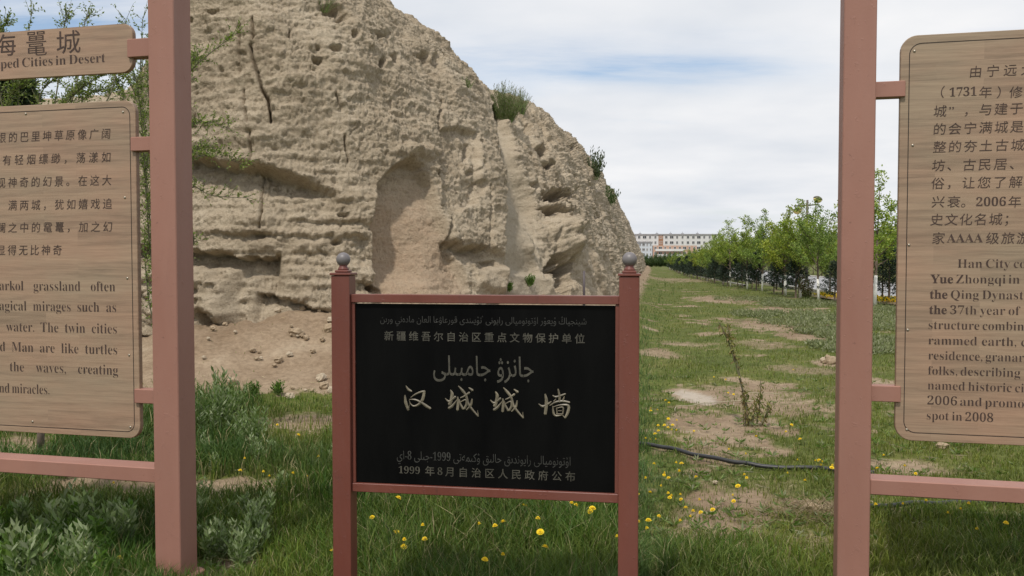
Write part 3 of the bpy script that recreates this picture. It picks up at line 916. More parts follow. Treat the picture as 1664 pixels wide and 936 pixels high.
for ws, a, b, y in [(['arkol', 'grassland', 'often'], -1, 187, 471.5), (['agical', 'mirages', 'such', 'as'], -1, 188.5, 504), (['water.', 'The', 'twin', 'cities'], 10, 189.5, 538),
                    (['d', 'Man', 'are', 'like', 'turtles'], 0, 190, 570.5), (['the', 'waves,', 'creating'], 16, 191.5, 603), (['nd', 'miracles.'], -1, 80, 637.5)]:
    line_words(FL, bb, ws, a, b, y, 23.0, YL, M['brown_text'], -.009, .92)
for x, y in ((209, 67), (209, 82)): screw(bt, *FL.loc(x, y, -BT), -BT)
for x, y in ((42, 185), (200, 182), (203, 321), (207, 452), (210, 577), (53, 685), (212, 694)): screw(bb, *FL.loc(x, y, -BT), -BT)

# right sign
fr_ = Face(1.5717, 3.95, TH)
OTR = 2.1
rootR, dzr = wood_sign(fr_, None, HS, OTR, 'brown wooden information sign at the right about Han City', None)
ZR = -dzr
br_, c0, c1, cz0, cz1 = board(rootR, fr_, 1458.5, 420, 56.5, 1500, 716, 1480, OTR-.10, .037, .07, 'large board with bilingual text', ZR)
connector(rootR, fr_, HS, c0+.02, 1440, 132, 158, ZR, 1)
connector(rootR, fr_, HS, c0+.02, 1435, 627, 653, ZR, 1)
for zz_ in (cz1-.22, cz0+.22):
    mb = MB(); mb.box(OTR-.13, OTR-HS, -.03, .03, zz_-.035, zz_+.035, .003); mb.build('connector', M['pink_paint'], rootR)
_, rt = lz(fr_, 1416, 779, ZR, -.058); _, rb = lz(fr_, 1416, 804, ZR, -.058)
mb = MB(); mb.box(HS, OTR-HS, -.058, .058, rb, rt, .004); mb.build('bottom_rail', M['pink_paint'], rootR)
FR = Lift(fr_, ZR)
for t, a, b, y in [('由宁远大', 1571, 1684, 117), ('城”，与建于', 1515, 1664, 181), ('的会宁满城是', 1514, 1665, 210), ('整的夯土古城', 1514, 1666, 239),
                   ('坊、古民居、', 1512, 1664, 269), ('俗，让您了解', 1511, 1663, 298), ('史文化名城；', 1510, 1654, 357)]:
    line_cells(FR, br_, t, a, b, y, 20.5, YL, M['brown_text'], -.001, shear=.08)
mb = MB()
for t, a, b in (('（', 1514, 1534), ('1731', 1542, 1588), ('年', 1590, 1612), ('）', 1620, 1640), ('修', 1640, 1661)):
    line_cells(FR, br_, t, a, b, 150, 20.5, YL, M['brown_text'], -.001, mb=mb, shear=.08)
mb.build('lettering', M['brown_text'], br_)
mb = MB()
for t, a, b in (('兴', 1511, 1537), ('衰', 1537, 1562), ('。', 1560, 1584), ('2006', 1585, 1636), ('年', 1637, 1660)):
    line_cells(FR, br_, t, a, b, 328, 20.5, YL, M['brown_text'], -.001, mb=mb, shear=.08)
mb.build('lettering', M['brown_text'], br_)
mb = MB()
for t, a, b in (('家', 1513, 1536), ('AAAA', 1536, 1600), ('级', 1601, 1624), ('旅', 1626, 1649), ('游', 1651, 1674)):
    line_cells(FR, br_, t, a, b, 387, 20.5, YL, M['brown_text'], -.001, mb=mb, shear=.08)
mb.build('lettering', M['brown_text'], br_)
for ws, a, b, y, bd in [(['Han', 'City', 'co'], 1556, 1667, 435, ()), (['Yue', 'Zhongqi', 'in'], 1512, 1657, 460, (0,)), (['the', 'Qing', 'Dynast'], 1511, 1663, 485, (0,)),
                        (['the', '37th', 'year', 'of'], 1510, 1658, 510, (0,)), (['structure', 'combin'], 1509, 1664, 534.5, ()), (['rammed', 'earth,', 'c'], 1508.5, 1668, 559.5, ()),
                        (['residence,', 'granar'], 1508.5, 1664, 584, ()), (['folks,', 'describing'], 1508, 1658, 608.5, ()), (['named', 'historic', 'ci'], 1507.5, 1664, 632.5, ()),
                        (['2006', 'and', 'promo'], 1507, 1664, 657, ()), (['spot', 'in', '2008'], 1506, 1614, 681.5, ())]:
    line_words(FR, br_, ws, a, b, y, 20.5, YL, M['brown_text'], -.008, bold=bd)
for x, y in ((1486, 83), (1483, 236), (1477, 398), (1475, 536), (1473.5, 698), (1467, 719)):
    if y < 715: screw(br_, *FR.loc(x, y, -BT), -BT)

# black plaque
BX0, BY0, BX1, BY1 = -.681, 3.48, .450, 3.30
BTH = math.atan2(BY0-BY1, BX1-BX0)
fb = Face(BX0, BY0, BTH)
BW = math.hypot(BX1-BX0, BY1-BY0)
gzb = gz(BX0, BY0)
rootB = empty('heritage_plaque', (BX0, BY0, gzb), -BTH)
tag(rootB, 'black stone heritage plaque in a dark red metal frame with grey ball finials', 'sign')
FB = Lift(fb, gzb)
PS = .038
def Zb(px, py, yl=0): return FB.loc(px, py, yl)[1]
ptop = Zb(1023, 449) ; ptl = ptop
for x in (0.0, BW):
    mb = MB(); mb.box(x-PS, x+PS, -PS, PS, -.4, ptop, .002)
    p = mb.build('post', M['red_paint'], rootB)
    mb = MB()
    mb.box(x-PS-.005, x+PS+.005, -PS-.005, PS+.005, ptop+.001, ptop+.011, .002)
    mb.box(x-PS*.72, x+PS*.72, -PS*.72, PS*.72, ptop+.0115, ptop+.022, .003)
    mb.build('post_cap', M['red_paint'], p)
    mb = MB(); mb.lathe([(.022, 0), (.021, .006), (.0165, .012), (.0165, .022)], (x, 0, ptop+.022), 16); mb.build('finial_neck', M['red_paint'], p, True)
    mb = MB(); R_ = .0285
    mb.lathe([(max(.0005, R_*math.sin(PI*k/12)), -R_*math.cos(PI*k/12)) for k in range(13)], (x, 0, ptop+.036+R_), 20)
    mb.build('ball_finial', M['grey_metal'], p, True)
ZT0, ZT1 = Zb(1005, 495, -.02), Zb(1005, 481, -.02)
mb = MB(); mb.box(PS, BW-PS, -.022, .022, ZT0, ZT1, .002); mb.build('top_rail', M['red_paint'], rootB)
ZL0, ZL1 = Zb(1005, 818, -.022), Zb(1005, 803.5, -.022)
mb = MB(); mb.box(PS, BW-PS, -.022, .022, ZL0, ZL1, .002); mb.build('bottom_rail', M['red_paint'], rootB)
for xa, xb in ((PS, PS+.014), (BW-PS-.014, BW-PS)):
    mb = MB(); mb.box(xa, xb, -.016, .018, ZL1+.0005, ZT0-.0005, .001); mb.build('side_channel', M['red_paint'], rootB)
pz1 = ZT0-.0055
mb = MB(); mb.box(PS+.015, BW-PS-.015, -.007, .012, ZL1+.001, pz1, .001); panel = mb.build('stone_panel', M['stone'], rootB)
YB = -.0082
AR = {'ا': (0xFE8D, 0xFE8E), 'ب': (0xFE8F, 0xFE90, 0xFE91, 0xFE92), 'ت': (0xFE95, 0xFE96, 0xFE97, 0xFE98), 'ج': (0xFE9D, 0xFE9E, 0xFE9F, 0xFEA0),
      'ح': (0xFEA1, 0xFEA2, 0xFEA3, 0xFEA4), 'د': (0xFEA9, 0xFEAA), 'ر': (0xFEAD, 0xFEAE), 'ز': (0xFEAF, 0xFEB0), 'ش': (0xFEB5, 0xFEB6, 0xFEB7, 0xFEB8),
      'ع': (0xFEC9, 0xFECA, 0xFECB, 0xFECC), 'ق': (0xFED5, 0xFED6, 0xFED7, 0xFED8), 'ك': (0xFED9, 0xFEDA, 0xFEDB, 0xFEDC), 'ل': (0xFEDD, 0xFEDE, 0xFEDF, 0xFEE0),
      'م': (0xFEE1, 0xFEE2, 0xFEE3, 0xFEE4), 'ن': (0xFEE5, 0xFEE6, 0xFEE7, 0xFEE8), 'و': (0xFEED, 0xFEEE), 'ي': (0xFEF1, 0xFEF2, 0xFEF3, 0xFEF4),
      'ى': (0xFEEF, 0xFEF0, 0xFBE8, 0xFBE9), 'ۇ': (0xFBD7, 0xFBD8), 'ۆ': (0xFBD9, 0xFBDA), 'ۋ': (0xFBDE, 0xFBDF), 'ڭ': (0xFBD3, 0xFBD4, 0xFBD5, 0xFBD6), 'ە': (0xFEE9, 0xFEEA)}
def shape(s):
    out = []
    for i, c in enumerate(s):
        if c not in AR: out.append(serif(c)); continue
        prev = s[i-1] if i else ''; nxt = s[i+1] if i+1 < len(s) else ''
        jp = prev in AR and len(AR[prev]) == 4; jn = len(AR[c]) == 4 and nxt in AR
        k = (3 if jn else 1) if jp else (2 if jn else 0)
        out.append(chr(AR[c][k]))
    r = ''.join(reversed(out))
    # keep numbers readable
    import re
    return re.sub('[\U0001D7CE-\U0001D7D7]+', lambda m_: m_.group(0)[::-1], r)
def fit_line(text, xl, xr, yt, yb, mat, off=0.0):
    mb = MB(); V, F = glyph_mesh(text, off)
    x0, z0 = FB.loc(xl, yb, YB); _, z1 = FB.loc(xl, yt, YB); x1, _ = FB.loc(xr, yb, YB)
    a, b = V[:, 0].min(), V[:, 0].max(); c, d = V[:, 1].min(), V[:, 1].max()
    sx = (x1-x0)/(b-a); sz = (z1-z0)/(d-c)
    place_glyphs(mb, V, F, x0-a*sx, z0-c*sz, sx, sz, YB)
    return mb.build('lettering', mat, panel)
fit_line(shape('شينجياڭ ۇيعۇر اۆتونوميالى رايونى ٴتۇيىندى قورعاۋعا العان مادەني ورىن'), 618, 953, 511, 529.5, M['dim_text'], -.004)
line_cells(FB, panel, '新疆维吾尔自治区重点文物保护单位', 622, 953, 545.5, 16.5, YB, M['grey_text'], .008)
fit_line(shape('جانزۋ جامبىلى'), 704, 867, 577, 620, M['grey_text'], .004)
fit_line(shape('اۆتونوميالى رايوندىق حالىق ۇكىمەتى 1999-جىلى 8-اي'), 645, 927, 732, 754, M['dim_text'], -.004)
line_cells(FB, panel, '1999年8月自治区人民政府公布', 642, 938, 763, 16.5, YB, M['grey_text'], .008)
def brush(strokes, ox, oy, dx=0, dy=0):
    mb = MB()
    for pts, ws in strokes:
        P_ = []
        for (x, y) in pts:
            a, b = FB.loc(ox+(x+dx)/10.4, oy+(y+dy)/10.4, YB); P_.append((a, b))
        P_ = np.array(P_); ws = np.array(ws, float)/10.4*3.4/1400*1.12
        t = np.arange(len(P_)); tt = np.linspace(0, len(P_)-1, (len(P_)-1)*5+1)
        def cr(arr):
            out = []
            for q in tt:
                i = min(int(q), len(arr)-2); f = q-i
                p0 = arr[max(i-1, 0)]; p1 = arr[i]; p2 = arr[i+1]; p3 = arr[min(i+2, len(arr)-1)]
                out.append(.5*((2*p1)+(-p0+p2)*f+(2*p0-5*p1+4*p2-p3)*f*f+(-p0+3*p1-3*p2+p3)*f**3))
            return np.array(out)
        Q = cr(P_); Wd = np.maximum(np.interp(tt, t, ws), .0008)
        D_ = np.gradient(Q, axis=0); D_ /= np.linalg.norm(D_, axis=1)[:, None]+1e-9; Nm = np.stack([-D_[:, 1], D_[:, 0]], 1)
        V = []; n = len(Q)
        for i in range(n):
            l = Q[i]+Nm[i]*Wd[i]/2; r = Q[i]-Nm[i]*Wd[i]/2
            V += [(l[0], YB, l[1]), (Q[i][0], YB-.0025, Q[i][1]), (r[0], YB, r[1])]
        F = []
        for i in range(n-1):
            a = 3*i; F += [(a, a+1, a+4, a+3), (a+1, a+2, a+5, a+4)]
        # rounded ends
        V.append((Q[0][0]-D_[0][0]*Wd[0]*.4, YB, Q[0][1]-D_[0][1]*Wd[0]*.4)); V.append((Q[-1][0]+D_[-1][0]*Wd[-1]*.4, YB, Q[-1][1]+D_[-1][1]*Wd[-1]*.4))
        k = 3*n; F += [(k, 0, 1), (k, 1, 2), (k+1, 3*n-3, 3*n-2), (k+1, 3*n-2, 3*n-1)]
        mb.add(V, F)
    mb.build('calligraphy_character', M['gold_text'], panel)
han = [([(205, 125), (245, 185), (300, 218)], (12, 38, 26)), ([(188, 285), (200, 400), (245, 535)], (18, 48, 34)), ([(245, 535), (266, 430)], (22, 8)),
       ([(285, 325), (365, 268), (460, 228), (518, 222)], (14, 26, 32, 42)), ([(515, 212), (490, 340), (430, 430), (340, 468), (280, 425), (258, 358)], (36, 46, 38, 24, 18, 10)),
       ([(262, 355), (360, 360), (450, 400), (540, 460), (618, 508)], (12, 26, 32, 46, 36))]
cheng = [([(955, 195), (985, 262), (965, 380), (938, 440)], (14, 48, 46, 50)), ([(868, 338), (930, 388), (990, 350), (1040, 308)], (12, 36, 32, 34)),
         ([(930, 502), (980, 470), (1040, 400), (1080, 350)], (42, 40, 22, 12)), ([(1080, 315), (1085, 420), (1075, 532)], (20, 40, 40)),
         ([(1125, 328), (1190, 300), (1275, 240)], (18, 26, 36)), ([(1108, 350), (1120, 420), (1172, 515)], (12, 26, 36)),
         ([(1125, 402), (1210, 362), (1228, 430), (1190, 512)], (12, 26, 36, 32)), ([(1090, 128), (1160, 205), (1220, 290), (1260, 430), (1330, 530), (1425, 640)], (14, 42, 36, 36, 32, 22)),
         ([(1425, 640), (1415, 540)], (22, 8)), ([(1322, 350), (1300, 450), (1230, 532)], (20, 36, 20)), ([(1268, 158), (1330, 202)], (18, 42))]
qiang = [([(1050, 268), (1072, 400), (1050, 602)], (24, 50, 42)), ([(938, 430), (1010, 472), (1100, 430), (1152, 392)], (12, 36, 32, 20)),
         ([(1178, 288), (1240, 312), (1392, 262)], (18, 30, 26)), ([(1268, 182), (1292, 300), (1290, 400)], (20, 36, 30)), ([(1196, 388), (1232, 348)], (24, 14)), ([(1374, 308), (1350, 372)], (14, 28)),
         ([(1128, 458), (1230, 400), (1350, 384), (1462, 406)], (14, 30, 32, 28)), ([(1180, 470), (1190, 580), (1232, 632), (1335, 618)], (20, 32, 26, 14)),
         ([(1190, 482), (1300, 450), (1440, 460), (1432, 570), (1385, 668)], (14, 20, 36, 42, 28)), ([(1385, 668), (1332, 610)], (20, 10)),
         ([(1242, 500), (1250, 592)], (20, 18)), ([(1250, 502), (1350, 490), (1346, 600)], (14, 22, 22)), ([(1240, 602), (1342, 600)], (16, 16)), ([(1270, 548), (1330, 545)], (12, 12))]
brush(han, 640, 615); brush(cheng, 640, 615); brush(cheng, 640, 615, 762, 28); brush(qiang, 785, 615)

# ------------------------------------------------------------------ leaves
def quads_from(C, D, Nrm, ln, wd):
    """diamond leaves: C base points, D directions, Nrm side vectors"""
    n = len(C)
    ln = np.broadcast_to(ln, (n,))[:, None]; wd = np.broadcast_to(wd, (n,))[:, None]
    up = np.cross(D, Nrm)
    V = np.stack([C, C+D*ln*.5+Nrm*wd*.5+up*wd*.12, C+D*ln, C+D*ln*.5-Nrm*wd*.5+up*wd*.12], 1).reshape(-1, 3)
    F = np.arange(4*n).reshape(n, 4)
    return V, F
def unit(v): return v/(np.linalg.norm(v, axis=-1, keepdims=True)+1e-9)
def rand_dirs(n, r, up=.2):
    v = r.normal(size=(n, 3)); v[:, 2] += up; return unit(v)
def leaf_mesh(name, C, D, ln, wd, cols, r, mat):
    S = unit(np.cross(D, r.normal(size=D.shape)))
    V, F = quads_from(C, D, S, ln, wd)
    return npmesh(name, V, [F], [mat], False, np.repeat(cols, 4, 0))

def mixcol(n, r, pal, var=.18):
    pal = np.array(pal); i = r.integers(0, len(pal), n); c = pal[i]
    return np.clip(c*(1+r.normal(size=(n, 1))*var), .005, 1)

# ------------------------------------------------------------------ grass
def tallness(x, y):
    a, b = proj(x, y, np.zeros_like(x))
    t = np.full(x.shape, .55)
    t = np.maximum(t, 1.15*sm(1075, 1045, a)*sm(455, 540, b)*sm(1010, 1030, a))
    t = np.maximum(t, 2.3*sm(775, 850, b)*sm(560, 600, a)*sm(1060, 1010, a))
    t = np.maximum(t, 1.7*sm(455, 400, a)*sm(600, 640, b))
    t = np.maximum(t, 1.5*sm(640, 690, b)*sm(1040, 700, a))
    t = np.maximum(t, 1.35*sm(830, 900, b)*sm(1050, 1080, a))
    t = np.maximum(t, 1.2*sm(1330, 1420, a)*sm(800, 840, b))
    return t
def build_grass():
    r = np.random.default_rng(11)
    n = 640000
    # depth: more blades close by
    u = r.random(n); p = -.95; y0, y1 = 2.6, 75.0
    Y = (y0**p+(y1**p-y0**p)*u)**(1/p)
    X = (r.random(n)*2-1)*.80*Y
    D, pale = dirt(X, Y)
    fd, ta, sd = foot_dist(X, Y)
    clump = noise(X*3.2, Y*3.2, 1.)*.5+noise(X*9, Y*9, 2.)*.35
    keep = (r.random(n) > np.clip(D*1.15-.05+.0, 0, .97)) & (sd < 0) & (r.random(n) < .62+clump)
    road = X > np.interp(Y, [20, 29, 32, 49, 73, 132], [13.2, 13.0, 12.3, 14.0, 17.4, 27])
    keep &= ~road
    X, Y = X[keep], Y[keep]; n = len(X)
    D, _ = dirt(X, Y)
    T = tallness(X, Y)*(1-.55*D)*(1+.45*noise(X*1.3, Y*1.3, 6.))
    Z = gh(X, Y)-.03*D*sm(25, 10, Y)-.004
    hgt = .085*T*(.45+.9*r.random(n))*(1+.02*Y)
    wdt = (.0022+.00050*Y)*(.7+.7*r.random(n))*(1+.25*(T > 1.5))
    az = r.random(n)*2*PI; lean = (.25+.75*r.random(n)**1.5)*.75
    ta_ = r.random(n)*2*PI
    dx, dy = np.cos(az), np.sin(az)
    sx, sy = np.cos(ta_), np.sin(ta_)
    base = np.stack([X, Y, Z], 1)
    side = np.stack([sx, sy, np.zeros(n)], 1)*wdt[:, None]*.5
    mid = base+np.stack([dx*lean*hgt*.28, dy*lean*hgt*.28, hgt*.6], 1)
    tip = base+np.stack([dx*lean*hgt*.95, dy*lean*hgt*.95, hgt*(1.02-.3*lean)], 1)
    V = np.stack([base-side, base+side, mid+side*.8, mid-side*.8, tip], 1).reshape(-1, 3)
    k = np.arange(n)*5
    Fq = np.stack([k, k+1, k+2, k+3], 1); Ft = np.stack([k+3, k+2, k+4], 1)
    a, b = proj(X, Y, Z)
    lush = np.array((.078, .145, .018)); yel = np.array((.165, .185, .034)); blue = np.array((.10, .165, .060)); dry = np.array((.30, .26, .14))
    q = sm(-.5, .5, noise(X*.8, Y*.8, 3.)+.35*r.normal(size=n))[:, None]
    c = lush*(1-q)+yel*q
    q2 = (sm(.0, .6, noise(X*.5+7, Y*.5, 1.))*.7)[:, None]; c = c*(1-q2)+blue*q2
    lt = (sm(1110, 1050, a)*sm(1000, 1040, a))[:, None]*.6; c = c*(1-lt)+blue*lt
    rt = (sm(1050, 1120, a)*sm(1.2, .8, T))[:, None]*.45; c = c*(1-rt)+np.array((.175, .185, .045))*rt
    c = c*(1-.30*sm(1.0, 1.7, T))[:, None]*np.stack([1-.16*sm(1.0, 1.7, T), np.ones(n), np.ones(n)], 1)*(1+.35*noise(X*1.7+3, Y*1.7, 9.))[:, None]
    dr = (r.random(n) < .07+.30*D)[:, None]; c = np.where(dr, dry, c)
    c = c*(1+.22*r.normal(size=(n, 1))); c = np.clip(c, .01, .5)
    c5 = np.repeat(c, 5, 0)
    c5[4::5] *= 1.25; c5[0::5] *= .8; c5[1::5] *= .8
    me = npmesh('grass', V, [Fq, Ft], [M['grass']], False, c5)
    tag(obj('grass', me), 'green grass growing over the verge between the signs and the earth wall', 'grass', kind='stuff')
    return n
NG = build_grass()

# ------------------------------------------------------------------ ground cover on the right lawn
def build_cover():
    r = np.random.default_rng(5); C = []; 
    zones = [(1300, 520, 75, 13, 900), (1350, 545, 60, 12, 900), (1400, 560, 80, 16, 900), (1300, 495, 70, 6, 500), (1440, 520, 60, 20, 700), (1230, 512, 40, 5, 250), (1480, 500, 100, 10, 400), (1220, 487, 60, 4, 250)]
    for (a, b, rx, ry, n) in zones:
        for _ in range(n):
            t = r.random()*2*PI; q = math.sqrt(r.random())
            g = G(a+rx*q*math.cos(t), b+ry*q*math.sin(t)); C.append(g)
    C = np.array(C)
    keep = noise(C[:, 0]*1.1, C[:, 1]*1.1, 4.) > -.15
    C = C[keep]; C[:, 2] = gh(C[:, 0], C[:, 1])
    k = 9; n = len(C)*k
    B_ = np.repeat(C, k, 0)+r.normal(size=(n, 3))*np.array((.05, .05, 0))
    D = rand_dirs(n, r, 1.0); D[:, 2] = np.abs(D[:, 2]); B_ = B_+D*(.02+.07*r.random((n, 1)))
    cols = mixcol(n, r, [(.20, .22, .11), (.24, .26, .14), (.15, .18, .08), (.27, .28, .18)])
    me = leaf_mesh('ground_cover', B_, D, .05+.04*r.random(n), .022+.014*r.random(n), cols, r, M['leaf'])
    tag(obj('ground_cover', me), 'low grey green leafy ground cover on the lawn before the tree row', 'ground cover', kind='stuff')
build_cover()

# ------------------------------------------------------------------ low weeds in the turf
def build_low_weeds():
    r = np.random.default_rng(15); n = 950
    a = r.uniform(1040, 1664, n); b = 600+336*r.random(n)**.8; m = r.random(n) < .35; a[m] = r.uniform(0, 560, m.sum()); b[m] = r.uniform(700, 936, m.sum())
    C = np.array([G(i, j) for i, j in zip(a, b)]); D0, _ = dirt(C[:, 0], C[:, 1]); C = C[(D0 < .93) & (noise(C[:, 0]*1.5, C[:, 1]*1.5, 2.) > -.3)]
    C[:, 2] = gh(C[:, 0], C[:, 1]); k = 8; n = len(C)*k
    az = np.tile(np.arange(k)*2*PI/k, len(C))+r.random(n)*.6; el = .25+.5*r.random(n)
    D = np.stack([np.cos(az)*np.cos(el), np.sin(az)*np.cos(el), np.sin(el)], 1); B_ = np.repeat(C, k, 0); sz = np.repeat(.5+.8*r.random(len(C)), k)
    me = leaf_mesh('low_weeds', B_, D, (.045+.03*r.random(n))*sz, .014*sz, mixcol(n, r, [(.12, .19, .04), (.17, .22, .07), (.09, .15, .03), (.20, .22, .12)]), r, M['leaf'])
    tag(obj('low_weeds', me), 'small leafy rosettes scattered through the turf', 'weeds', kind='stuff')
    n = 1600; a = r.uniform(1040, 1664, n); b = 560+376*r.random(n); m = r.random(n) < .35; a[m] = r.uniform(300, 550, m.sum())
    C = np.array([G(i, j) for i, j in zip(a, b)]); C = C[noise(C[:, 0]*2, C[:, 1]*2, 5.) > -.05]; C[:, 2] = gh(C[:, 0], C[:, 1])+.012; n = len(C)
    D = r.normal(size=(n, 3)); D[:, 2] = np.abs(D[:, 2])*.15
    me = leaf_mesh('straw_litter', C, unit(D), .05+.10*r.random(n), .004+.004*r.random(n), mixcol(n, r, [(.34, .29, .19), (.24, .19, .12), (.42, .38, .28)]), r, M['leaf'])
    tag(obj('straw_litter', me), 'bits of dry straw and leaf litter lying on the turf', 'litter', kind='stuff')
build_low_weeds()

# ------------------------------------------------------------------ dandelions
def dandelion_mesh(seed, h):
    r = random.Random(seed); mb = MB(); lean = (r.uniform(-.03, .03), r.uniform(-.03, .03))
    mb.tube([(0, 0, -.01), (lean[0]*.4, lean[1]*.4, h*.5), (lean[0], lean[1], h)], [.0018, .0016, .0015], 5)
    ns = mb.n; nf = sum(len(v) for v in mb.F.values())
    fq = len(mb.F.get(4, [])); 
    V = np.concatenate(mb.V); F4 = list(mb.F[4]); F5 = list(mb.F.get(5, []))
    V = list(V); F3 = []
    c = np.array((lean[0], lean[1], h)); n = 14
    for ring, (rad, zz_, hh_) in enumerate([(.019, .0, .004), (.0145, .004, .008), (.008, .009, .008)]):
        for k in range(n):
            a = 2*PI*(k+.5*ring)/n; w = 2*PI/n*.55
            b0 = len(V)
            V.append(c+np.array((.002*math.cos(a), .002*math.sin(a), .001+zz_*.4)))
            V.append(c+np.array((rad*math.cos(a-w), rad*math.sin(a-w), hh_+zz_*.6)))
            V.append(c+np.array((rad*1.12*math.cos(a), rad*1.12*math.sin(a), hh_*.7+zz_)))
            V.append(c+np.array((rad*math.cos(a+w), rad*math.sin(a+w), hh_+zz_*.6)))
            F4.append((b0, b0+1, b0+2, b0+3))
    mi = [0]*fq+[1]*(len(F4)-fq)+[0]*len(F5)
    return npmesh('dandelion', np.array(V), [np.array(F4)]+([np.array(F5)] if F5 else []), [M['stalk'], M['yellow']], False, None, mi)
dm = [dandelion_mesh(i, h) for i, h in enumerate((.05, .08, .11, .19, .24))]
def dandelions(pts, label, group, rr, hrange, sc=1.0):
    for (a, b) in pts:
        k = rr.randint(*hrange); h = (.05, .08, .11, .19, .24)[k]
        g = G(a, b, h)
        for _ in range(3): g = G(a, b, gz(g[0], g[1])+h)
        o = obj('dandelion', dm[k], None, (g[0], g[1], g[2]-h))
        s = sc*rr.choice((.45, .6, .7, .8, .9, 1.0)); o.scale = (s, s*rr.uniform(.85, 1), 1); o.rotation_euler = (rr.uniform(-.2, .6), rr.uniform(-.35, .35), rr.uniform(0, 6.3))
        tag(o, label, 'flower', group)
rr = random.Random(4)
dandelions([(588, 806), (613, 801), (634, 822), (617, 857), (679, 851), (664, 869), (669, 863), (690, 875), (804, 851), (816, 814), (848, 813), (880, 833), (916, 817), (920, 819), (946, 823), (984, 821), (990, 823), (867, 843), (829, 850), (820, 889), (874, 892), (766, 906), (1003, 877), (802, 936), (835, 849)],
           'yellow dandelion in the tall grass seen beneath the black plaque', 'dandelions beneath the plaque', rr, (3, 4))
_dr = [(1044, 844), (1048, 847), (1063, 856), (1052, 802), (1046, 804), (1087, 805), (1093, 807), (1098, 804), (1114, 837), (1112, 846), (1121, 827), (1119, 831), (1143, 813), (1117, 812), (1187, 806), (1151, 832), (1159, 828), (1070, 839),
            (1078, 770), (1081, 770), (1089, 777), (1052, 776), (1136, 777), (1107, 768), (1105, 766), (1100, 753), (1110, 753), (1071, 790), (1066, 715), (1056, 715), (1045, 713), (1063, 706), (1068, 701), (1078, 693), (1084, 688), (1082, 678), (1098, 699), (1094, 689), (1101, 683), (1070, 667), (1062, 664), (1060, 669), (1083, 652), (1088, 655), (1100, 700), (1073, 692), (1180, 727), (1216, 738), (1188, 640), (1181, 638), (1286, 700), (1304, 713), (1281, 688), (1298, 749), (1323, 750), (1342, 752), (1346, 758), (1349, 756), (1321, 747), (1345, 745), (1273, 769), (1305, 782), (1162, 613), (1184, 617), (1288, 601), (1200, 789), (1191, 811), (1228, 711), (1336, 757), (1214, 773), (1215, 773), (1090, 800), (1058, 755), (1130, 700)]
def _zone(p):
    a, b = p
    hose_y = float(np.interp(a, [1040, 1100, 1160, 1230, 1300, 1356], [725, 736, 751, 761, 766, 768]))
    if b < 650: return 'small yellow dandelion on the open turf beyond the wilted sapling', 'dandelions beyond the wilted sapling'
    if b < hose_y: return ('yellow dandelion in the cluster by the plaque post, above the black hose', 'dandelions above the hose by the plaque') if a < 1150 else ('yellow dandelion above the black hose toward the right sign post', 'dandelions above the hose by the right post')
    if a < 1150: return ('yellow dandelion in the cluster by the plaque post, below the black hose', 'dandelions below the hose by the plaque')
    return 'yellow dandelion on the bare patches below the black hose', 'dandelions on bare patches below the hose'
for p in _dr: dandelions([p], *_zone(p), rr, (0, 2), .88)
dandelions([(34, 885), (187, 906), (227, 903), (379, 812), (378, 816), (393, 745), (381, 765), (184, 785), (88, 848), (428, 768), (432, 775), (468, 770), (521, 743), (445, 690), (478, 708), (18, 905), (500, 772), (534, 900)],
           'yellow dandelion among the weeds and grass round the left sign', 'dandelions round the left sign', rr, (0, 2), .9)
dandelions([(1431, 762), (1470, 759), (1485, 766), (1466, 818), (1502, 815), (1550, 826), (1589, 855), (1623, 845), (1565, 818), (1438, 741), (1430, 820), (1545, 836), (1620, 805)],
           'yellow dandelion in the grass round the right sign', 'dandelions round the right sign', rr, (0, 2), .9)

# ------------------------------------------------------------------ hoses
def ground_curve(px, n=8, h=.018):
    g = [G(a, b) for a, b in px]; out = []
    for i in range(len(g)-1):
        p0 = g[max(i-1, 0)]; p1 = g[i]; p2 = g[i+1]; p3 = g[min(i+2, len(g)-1)]
        for k in range(n):
            f = k/n; q = .5*((2*p1)+(-p0+p2)*f+(2*p0-5*p1+4*p2-p3)*f*f+(-p0+3*p1-3*p2+p3)*f**3)
            out.append(q)
    out.append(g[-1])
    for q in out: q[2] = gz(q[0], q[1])+h
    return out
mb = MB(); mb.tube(ground_curve([(900, 700), (990, 716), (1040, 725), (1100, 736), (1160, 751), (1230, 761), (1300, 766), (1356, 768), (1420, 772), (1500, 800), (1560, 818)][:9], 8, .026), .0165, 8)
tag(mb.build('garden_hose', M['hose'], None, True), 'black irrigation hose curving over the turf from the plaque to the right sign', 'hose')
mb = MB(); mb.tube(ground_curve([(1395, 830), (1440, 825), (1500, 822), (1580, 819), (1660, 816), (1760, 812)], 8, .02), .016, 8)
tag(mb.build('garden_hose', M['hose'], None, True), 'black irrigation hose lying in the grass under the right sign', 'hose')
mb = MB(); mb.tube(ground_curve([(1097, 674), (1100, 666), (1130, 662), (1165, 655), (1195, 653), (1225, 653)], 8, .012), .0045, 6)
mb.tube(ground_curve([(1180, 664), (1190, 661), (1193, 655)], 6, .012), .0045, 6); mb.tube(ground_curve([(1215, 638), (1240, 639), (1268, 642)], 6, .012), .004, 6)
tag(mb.build('dry_tube', M['pale_cord'], None, True), 'thin pale dry tube lying on the bare earth beside the wilted sapling', 'tube')

